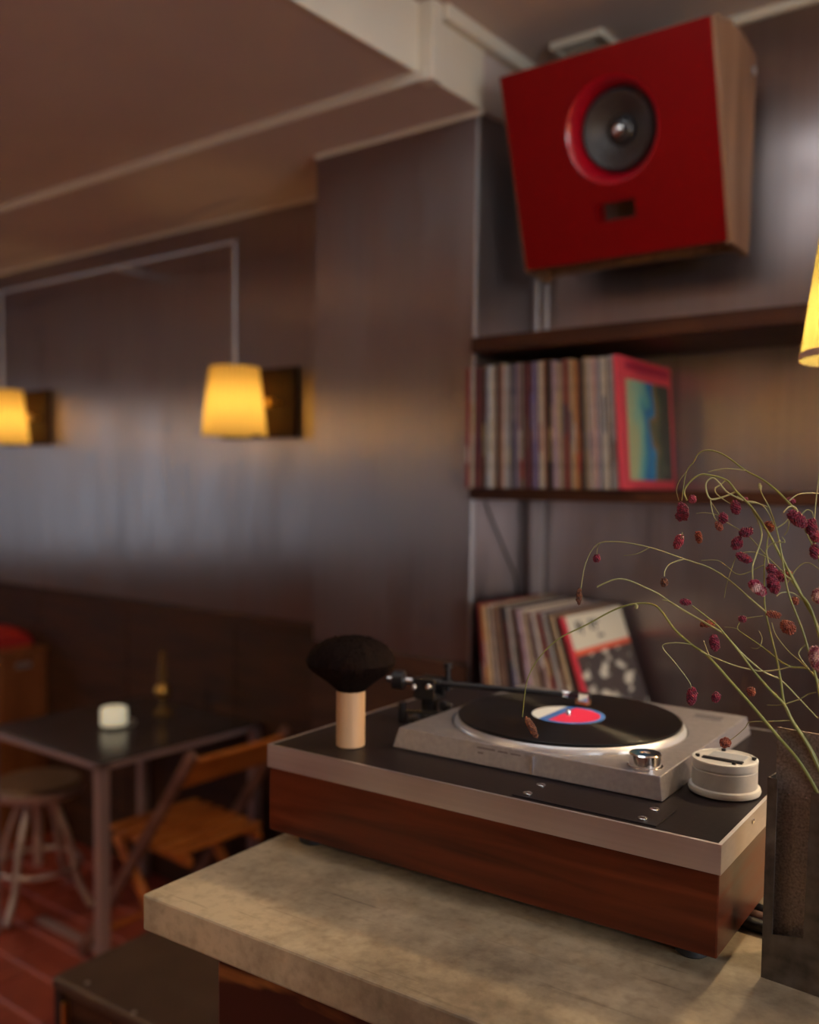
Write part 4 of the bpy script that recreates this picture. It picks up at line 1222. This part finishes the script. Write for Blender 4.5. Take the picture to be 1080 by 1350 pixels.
  ('branch', 0.00070, 0.00050, [(-0.2513, 0.9700, 1.5610), (-0.2512, 0.9737, 1.5905), (-0.2501, 0.9793, 1.6201), (-0.2500, 0.9851, 1.6350)]),
 ], [
  ((-0.3825, 0.9690, 1.5768), (0.287, 0.153, -0.946), 0.02080, 0.01200, 'm'),
  ((-0.3859, 0.9677, 1.5711), (0.434, 0.273, -0.859), 0.01041, 0.00801, 'm'),
  ((-0.2607, 0.9462, 1.5730), (0.651, 0.458, -0.605), 0.02252, 0.01380, 'm'),
  ((-0.2507, 0.9592, 1.5650), (-0.025, -0.091, -0.996), 0.01825, 0.01095, 'm'),
  ((-0.2498, 0.9702, 1.5559), (0.434, 0.273, -0.859), 0.01327, 0.00958, 'r'),
  ((-0.2498, 0.9695, 1.5412), (0.113, 0.016, -0.993), 0.01548, 0.00958, 'm'),
  ((-0.2785, 0.9871, 1.5899), (0.787, 0.595, -0.161), 0.00912, 0.00684, 'm'),
  ((-0.2452, 0.9685, 1.4979), (0.181, 0.069, -0.981), 0.01473, 0.01178, 'w'),
 ]),
 ('tangled burnet stem with pale twisting branches and round buds', [
  ('stem', 0.00160, 0.00090, [(-0.2072, 0.9684, 1.3156), (-0.2184, 0.9695, 1.3945), (-0.2424, 0.9673, 1.4657), (-0.2554, 0.9652, 1.4907), (-0.2641, 0.9637, 1.5087), (-0.2757, 0.9616, 1.5290), (-0.2904, 0.9590, 1.5569), (-0.3047, 0.9561, 1.5798), (-0.3130, 0.9540, 1.5896), (-0.3215, 0.9519, 1.5984), (-0.3313, 0.9494, 1.6100), (-0.3493, 0.9444, 1.6150), (-0.3572, 0.9417, 1.6142), (-0.3650, 0.9387, 1.6070), (-0.3694, 0.9365, 1.5977), (-0.3660, 0.9365, 1.5885)]),
  ('branch', 0.00110, 0.00080, [(-0.3084, 0.9571, 1.5834), (-0.3004, 0.9569, 1.5686), (-0.2965, 0.9547, 1.5593), (-0.2954, 0.9510, 1.5509), (-0.2983, 0.9453, 1.5349), (-0.2992, 0.9399, 1.5251), (-0.2971, 0.9346, 1.5130)]),
  ('branch', 0.00100, 0.00070, [(-0.3223, 0.9542, 1.5984), (-0.3341, 0.9504, 1.5928), (-0.3454, 0.9465, 1.5905), (-0.3498, 0.9448, 1.6003), (-0.3491, 0.9443, 1.6079), (-0.3431, 0.9448, 1.6118), (-0.3369, 0.9448, 1.6073), (-0.3290, 0.9450, 1.5982), (-0.3185, 0.9457, 1.5924), (-0.3123, 0.9454, 1.5895)]),
  ('branch', 0.00070, 0.00040, [(-0.3458, 0.9475, 1.5905), (-0.3448, 0.9474, 1.5827), (-0.3422, 0.9476, 1.5736), (-0.3384, 0.9484, 1.5675)]),
  ('branch', 0.00080, 0.00050, [(-0.3322, 0.9521, 1.6100), (-0.3373, 0.9505, 1.6050), (-0.3420, 0.9491, 1.6011), (-0.3404, 0.9492, 1.5958), (-0.3331, 0.9509, 1.5898), (-0.3273, 0.9523, 1.5861)]),
  ('branch', 0.00080, 0.00050, [(-0.3142, 0.9558, 1.5886), (-0.3056, 0.9594, 1.5880), (-0.2986, 0.9635, 1.5844), (-0.2936, 0.9676, 1.5761), (-0.2901, 0.9719, 1.5655)]),
  ('branch', 0.00050, 0.00035, [(-0.3708, 0.9389, 1.5558), (-0.3741, 0.9454, 1.5523), (-0.3796, 0.9576, 1.5485)]),
 ], [
  ((-0.3610, 0.9379, 1.5901), (0.181, 0.069, -0.981), 0.00846, 0.00769, 'r'),
  ((-0.2923, 0.9354, 1.5051), (0.618, 0.429, -0.659), 0.02140, 0.01255, 'w2'),
  ((-0.3368, 0.9486, 1.5630), (0.434, 0.273, -0.859), 0.01148, 0.00689, 'o'),
  ((-0.3330, 0.9500, 1.5715), (0.181, 0.069, -0.981), 0.01070, 0.00993, 'm'),
  ((-0.3222, 0.9534, 1.5824), (0.248, 0.122, -0.961), 0.01445, 0.01065, 'm'),
  ((-0.3817, 0.9568, 1.5453), (-0.229, -0.244, -0.942), 0.01666, 0.01031, 'r'),
  ((-0.3699, 0.9821, 1.5497), (0.181, 0.069, -0.981), 0.01366, 0.00723, 'o'),
  ((-0.3169, 0.9662, 1.5908), (0.759, 0.561, -0.330), 0.00536, 0.00459, 'm'),
 ]),
 ('thin reddish burnet stem leaning left below the crimson clusters', [
  ('stem', 0.00130, 0.00050, [(-0.2059, 0.9687, 1.3158), (-0.2261, 0.9685, 1.3861), (-0.2479, 0.9670, 1.4234), (-0.2674, 0.9648, 1.4267), (-0.2795, 0.9648, 1.4326), (-0.2957, 0.9644, 1.4437), (-0.3091, 0.9647, 1.4514), (-0.3202, 0.9657, 1.4582), (-0.3203, 0.9700, 1.4644)]),
  ('branch', 0.00050, 0.00030, [(-0.3148, 0.9494, 1.4606), (-0.3240, 0.9585, 1.4603), (-0.3373, 0.9759, 1.4576)]),
  ('branch', 0.00050, 0.00035, [(-0.2934, 0.9542, 1.4460), (-0.2929, 0.9568, 1.4526), (-0.2956, 0.9601, 1.4565), (-0.2985, 0.9645, 1.4587)]),
  ('branch', 0.00050, 0.00030, [(-0.2933, 0.9542, 1.4453), (-0.2971, 0.9569, 1.4422), (-0.3054, 0.9619, 1.4414)]),
  ('branch', 0.00070, 0.00040, [(-0.2472, 0.9644, 1.4239), (-0.2583, 0.9650, 1.4329), (-0.2708, 0.9675, 1.4418), (-0.2837, 0.9714, 1.4549), (-0.2904, 0.9780, 1.4665)]),
  ('branch', 0.00060, 0.00035, [(-0.2637, 0.9581, 1.3746), (-0.2858, 0.9544, 1.3710), (-0.3015, 0.9538, 1.3677), (-0.3065, 0.9568, 1.3609), (-0.3154, 0.9595, 1.3511), (-0.3234, 0.9631, 1.3435)]),
 ], [
  ((-0.3279, 0.9618, 1.3406), (-0.664, -0.548, -0.510), 0.01247, 0.01091, 'o'),
 ]),
]
M_stem = add_noise(mat('green_stem', (0.22, 0.22, 0.05), 0.5), (0.17, 0.17, 0.035), (0.32, 0.32, 0.09), (9, 9, 9), 3)
M_twig = add_noise(mat('pale_green_twig', (0.36, 0.35, 0.13), 0.5), (0.26, 0.23, 0.07), (0.50, 0.50, 0.23), (12, 12, 12), 3)
FL = {
    'm': add_noise(mat('crimson_floret', (0.25, 0.02, 0.05), 0.6), (0.075, 0.006, 0.018), (0.32, 0.020, 0.055), (330, 330, 330), 2, 0.35, 0.65),
    'r': add_noise(mat('rose_floret', (0.42, 0.04, 0.06), 0.6), (0.15, 0.012, 0.022), (0.44, 0.04, 0.065), (330, 330, 330), 2, 0.35, 0.65),
    'o': add_noise(mat('rusty_floret', (0.28, 0.06, 0.03), 0.6), (0.13, 0.022, 0.016), (0.42, 0.10, 0.04), (330, 330, 330), 2, 0.35, 0.65),
    'd': add_noise(mat('dry_floret', (0.14, 0.035, 0.02), 0.6), (0.06, 0.016, 0.012), (0.26, 0.09, 0.035), (330, 330, 330), 2, 0.35, 0.65),
    'w': add_noise(mat('faded_pink_floret', (0.42, 0.16, 0.13), 0.6), (0.22, 0.03, 0.05), (0.68, 0.42, 0.34), (150, 150, 150), 2, 0.38, 0.6),
    'g': M_twig,
}
FL['w2'] = add_noise(mat('white_tipped_floret', (0.4, 0.1, 0.12), 0.6), (0.32, 0.022, 0.06), (0.74, 0.5, 0.46), (90, 90, 90), 1, 0.5, 0.62)

ICO = bmesh.new()
bmesh.ops.create_icosphere(ICO, subdivisions=1, radius=1.0)
ICO_V = [v_.co.copy() for v_ in ICO.verts]
ICO_F = [[v_.index for v_ in f.verts] for f in ICO.faces]
ICO.free()


def floret_head(length, width, axis, rng):
    """a burnet head: an egg of many tiny buds"""
    bm = bmesh.new()
    q = Vector(axis).to_track_quat('Z', 'X').to_matrix()
    a, b = length / 2, width / 2
    n = max(26, min(190, int(70 * length * width / (0.012 * 0.010))))
    core = [bm.verts.new(q @ Vector((c.x * b * 0.88, c.y * b * 0.88, c.z * a * 0.90))) for c in ICO_V]
    for f in ICO_F:
        bm.faces.new([core[i] for i in f])
    br_ = min(0.0011, max(b * 0.30, 0.0008))
    for k in range(n):
        z = 1 - 2 * (k + 0.5) / n
        t_ = k * 2.39996
        rr = math.sqrt(max(0, 1 - z * z))
        j = rng.uniform(0.86, 1.08)
        p = Vector((rr * cos(t_) * b * 0.86 * j, rr * sin(t_) * b * 0.86 * j, z * a * 0.92 * j))
        s = br_ * rng.uniform(0.7, 1.2)
        rm = Matrix.Rotation(rng.uniform(0, 6.28), 3, 'Z')
        vv = [bm.verts.new(q @ (p + rm @ c * s)) for c in ICO_V]
        for f in ICO_F:
            bm.faces.new([vv[i] for i in f])
    return bm


rng = random.Random(8)
for lab, segs, heads in PLANT:
    o0 = Vector(segs[0][3][0])
    root = thing('burnet_stem', lab, 'flower stem', o0, 0, 'burnet stems in the steel vase')
    for kind, r0, r1, pts in segs:
        bm = bmesh.new()
        tube(bm, [p - o0 for p in smooth_path(pts, 5)], r0 * 0.9, r1 * 0.95, n=7)
        build(kind, bm, M_stem if kind == 'stem' else M_twig, root, smooth=True)
    for pos, ax, ln_, wd, kind in heads:
        h = build('flower_head', floret_head(ln_, wd, ax, rng), FL[kind], root)
        h.location = Vector(pos) - o0

# ------------------------------------------------------------------ seating area on the left
TX0, TX1, TY0, TY1, TZ = -3.17, -2.484, 1.688, 2.362, 0.74
tbl = thing('cafe_table', 'dark metal cafe table with mauve grey legs by the steel wall', 'table', ((TX0 + TX1) / 2, (TY0 + TY1) / 2, 0))
ox, oy = tbl.location.x, tbl.location.y
build('tabletop', B(TX0 - ox, TX1 - ox, TY0 - oy, TY1 - oy, TZ - 0.006, TZ), M_tablemetal, tbl, 0.0015)
bm = bmesh.new()
for b in ((TX0, TX1, TY0, TY0 + 0.02), (TX0, TX1, TY1 - 0.02, TY1), (TX0, TX0 + 0.02, TY0 + 0.02, TY1 - 0.02), (TX1 - 0.02, TX1, TY0 + 0.02, TY1 - 0.02)):
    box(bm, b[0] - ox, b[1] - ox, b[2] - oy, b[3] - oy, TZ - 0.024, TZ - 0.006)
build('apron', bm, M_tableleg, tbl, 0.002)
for lx in (TX0, TX1 - 0.036):
    for ly in (TY0, TY1 - 0.036):
        build('leg', B(lx - ox, lx + 0.036 - ox, ly - oy, ly + 0.036 - oy, 0, TZ - 0.004), M_tableleg, tbl, 0.003)
st = build('floor_strip', B(-3.125, -2.60, 1.845, 1.885, 0.0, 0.012), M_tableleg, None, 0.003)
tag(st, 'flat grey metal strip lying on the red tiles under the table', 'strip')

cd = thing('candle', 'short white candle in a small dark dish on the cafe table', 'candle', (-2.835, 1.985, TZ))
bm = bmesh.new(); lathe(bm, [(0.030, 0), (0.045, 0.003), (0.046, 0.010), (0.042, 0.008), (0.03, 0.006), (0.0001, 0.006)], 32); build('dish', bm, M_black, cd, smooth=True)
bm = bmesh.new(); lathe(bm, [(0.043, 0.006), (0.0455, 0.012), (0.0455, 0.062), (0.042, 0.068), (0.034, 0.066), (0.01, 0.058), (0.0001, 0.057)], 36); build('wax', bm, M_wax, cd, smooth=True)
bm = bmesh.new(); tube(bm, [(0, 0, 0.056), (0.001, 0, 0.068)], 0.0012, n=6); build('wick', bm, M_black, cd)
bm = bmesh.new(); tube(bm, [(0.044 + 0.018 * cos(a), 0.032 + 0.012 * cos(a), 0.018 + 0.011 * sin(a)) for a in [i * 2 * pi / 14 for i in range(15)]], 0.003, n=6, cap=False); build('handle', bm, M_pipe, cd, smooth=True)

bo = thing('oil_lamp', 'slender amber glass oil lamp with brass fittings near the wall', 'oil lamp', (-2.862, 2.215, TZ))
bm = bmesh.new(); lathe(bm, [(0.034, 0), (0.036, 0.004), (0.030, 0.012), (0.014, 0.02), (0.010, 0.05), (0.014, 0.062)], 28); build('foot', bm, M_bottle, bo, smooth=True)
bm = bmesh.new(); lathe(bm, [(0.014, 0.062), (0.026, 0.074), (0.029, 0.088), (0.024, 0.102), (0.012, 0.112)], 28); build('reservoir', bm, M_brass, bo, smooth=True)
bm = bmesh.new(); lathe(bm, [(0.012, 0.112), (0.018, 0.13), (0.017, 0.15), (0.011, 0.18), (0.010, 0.225), (0.0105, 0.235)], 28, cap=False); build('chimney', bm, M_bottle, bo, smooth=True)

# stool
sl = thing('metal_stool', 'round topped metal stool with bent legs and foot ring', 'stool', (-3.253, 1.942, 0))
bm = bmesh.new(); lathe(bm, [(0.12, 0.424), (0.152, 0.426), (0.160, 0.436), (0.1615, 0.452), (0.160, 0.462)], 48); build('seat_rim', bm, M_stool, sl, smooth=True)
bm = bmesh.new(); lathe(bm, [(0.160, 0.462), (0.158, 0.472), (0.150, 0.478), (0.10, 0.4765), (0.0001, 0.475)], 48); build('seat', bm, M_stooltop, sl, smooth=True)
for k in range(4):
    a = radians(-62 + 90 * k)
    c_, s_ = cos(a), sin(a)
    pts = smooth_path([(0.055 * c_, 0.055 * s_, 0.44), (0.078 * c_, 0.078 * s_, 0.37), (0.120 * c_, 0.120 * s_, 0.27), (0.145 * c_, 0.145 * s_, 0.17), (0.165 * c_, 0.165 * s_, 0.09), (0.215 * c_, 0.215 * s_, 0.008)])
    bm = bmesh.new(); tube(bm, pts, 0.0125, n=12); build('leg', bm, M_stool, sl, smooth=True)
bm = bmesh.new(); tube(bm, [(0.150 * cos(a), 0.150 * sin(a), 0.155) for a in [i * 2 * pi / 40 for i in range(41)]], 0.0095, n=10, cap=False); build('foot_ring', bm, M_stool, sl, smooth=True)
bm = bmesh.new(); tube(bm, [(0, 0, 0.44), (0, 0, 0.15)], 0.017, n=14); build('screw_post', bm, M_stool, sl, smooth=True)

# folding chair, facing the table; sides in the x-z plane
ch = thing('folding_chair', 'slatted orange wood folding chair drawn up beside the cafe table', 'chair', (-2.45, 2.0, 0))
CHW = 0.195


def board(bm, p, q, w, t_):
    """flat bar from p to q (x,y,z), width w in the x-z plane, thickness t_ along y"""
    p, q = Vector(p), Vector(q)
    d = (q - p).normalized()
    n_ = Vector((0, 1, 0))
    s_ = d.cross(n_).normalized()
    vv = []
    for e in (p, q):
        for su in (-1, 1):
            for sn in (-1, 1):
                vv.append(bm.verts.new(e + s_ * su * w / 2 + n_ * sn * t_ / 2))
    for f in ((0, 1, 3, 2), (4, 6, 7, 5), (0, 4, 5, 1), (2, 3, 7, 6), (0, 2, 6, 4), (1, 5, 7, 3)):
        bm.faces.new([vv[i] for i in f])


M_rail = add_noise(mat('worn_chair_rail', (0.16, 0.075, 0.055), 0.45), (0.12, 0.05, 0.035), (0.21, 0.11, 0.085), (8, 8, 20), 5)
for s_ in (-1, 1):
    bm = bmesh.new(); board(bm, (0.262, s_ * CHW, 0.80), (-0.318, s_ * CHW, 0.012), 0.036, 0.022)
    build('long_leg', bm, M_rail, ch, 0.004)
    bm = bmesh.new(); board(bm, (-0.155, s_ * (CHW - 0.026), 0.452), (0.235, s_ * (CHW - 0.026), 0.012), 0.034, 0.022)
    build('short_leg', bm, M_orangewood, ch, 0.004)
    bm = bmesh.new(); board(bm, (-0.165, s_ * (CHW - 0.05), 0.452), (0.19, s_ * (CHW - 0.05), 0.438), 0.028, 0.02)
    build('seat_rail', bm, M_orangewood, ch, 0.003)
for k in range(6):
    x0 = -0.185 + k * 0.062
    build('seat_slat', B(x0, x0 + 0.038, -CHW + 0.016, CHW - 0.016, 0.466 - 0.0024 * k, 0.480 - 0.0024 * k), M_orangewood, ch, 0.003)
bm = bmesh.new()
prism(bm, [(0.180, 0.685), (0.194, 0.679), (0.262, 0.772), (0.248, 0.782)], 'y', -CHW - 0.0, CHW + 0.0)
build('back_slat', bm, M_orangewood, ch, 0.003)
bm = bmesh.new(); tube(bm, [(0.10, -CHW, 0.16), (0.10, CHW, 0.16)], 0.009, n=10); build('stretcher', bm, M_orangewood, ch, smooth=True)
bm = bmesh.new(); tube(bm, [(-0.26, -CHW, 0.09), (-0.26, CHW, 0.09)], 0.009, n=10); build('stretcher', bm, M_orangewood, ch, smooth=True)

# low bench by the bar end
be = thing('low_bench', 'low dark leather topped bench beside the bar end', 'bench', bar(-1.90, 1.30, 0), A)
build('cushion', B(0, 1.09, 0, 0.40, 0.418, 0.45), M_leather, be, 0.010, 3)
build('box_body', B(0.012, 1.08, 0.012, 0.39, 0.03, 0.418), M_darkwood, be, 0.004)
for lx in (0.004, 1.03):
    for ly in (0.004, 0.35):
        build('leg', B(lx, lx + 0.03, ly, ly + 0.03, 0, 0.418), M_black, be, 0.003)
build('brass_strip', B(0.040, 0.052, -0.002, 0.012, 0.02, 0.40), M_brass, be, 0.002)
for sx_, sy_ in ((0.095, 0.03), (0.28, 0.012)):
    bm = bmesh.new(); lathe(bm, [(0.006, 0), (0.005, 0.002), (0.0001, 0.003)], 12, sx_, sy_, M=Matrix.Translation((0, 0, 0.4495))); build('stud', bm, M_pipe, be, smooth=True)

# wooden cabinet with a red cushion on it at the far left
cb = thing('wooden_cabinet', 'upright orange brown wooden cabinet behind the stool', 'cabinet', (-4.08, 2.24, 0))
build('body', B(-0.20, 0.195, -0.09, 0.13, 0.0, 0.835), M_cabwood, cb, 0.004)
for k in range(2):
    build('door', B(-0.195 + k * 0.195, -0.005 + k * 0.195, -0.105, -0.09, 0.06, 0.82), M_cabwood, cb, 0.004)
build('top_board', B(-0.21, 0.20, -0.108, 0.135, 0.835, 0.855), M_cabwood, cb, 0.004)
build('name_plate', B(0.195, 0.198, -0.02, 0.05, 0.775, 0.80), M_pipe, cb, 0.001)
bm = B(-0.20, 0.06, -0.07, 0.19, 0.0, 0.085)
bmesh.ops.subdivide_edges(bm, edges=bm.edges, cuts=4, use_grid_fill=True)
for v_ in bm.verts:
    if v_.co.z > 0.01:
        v_.co.z *= 1 - 0.45 * (abs(v_.co.x + 0.07) / 0.13) ** 4 - 0.35 * (abs(v_.co.y - 0.06) / 0.13) ** 4
cu = build('red_cushion', bm, M_redcloth, None, smooth=True, loc=(-4.06, 2.18, 0.8555))
tag(cu, 'red cushion lying on top of the wooden cabinet', 'cushion')
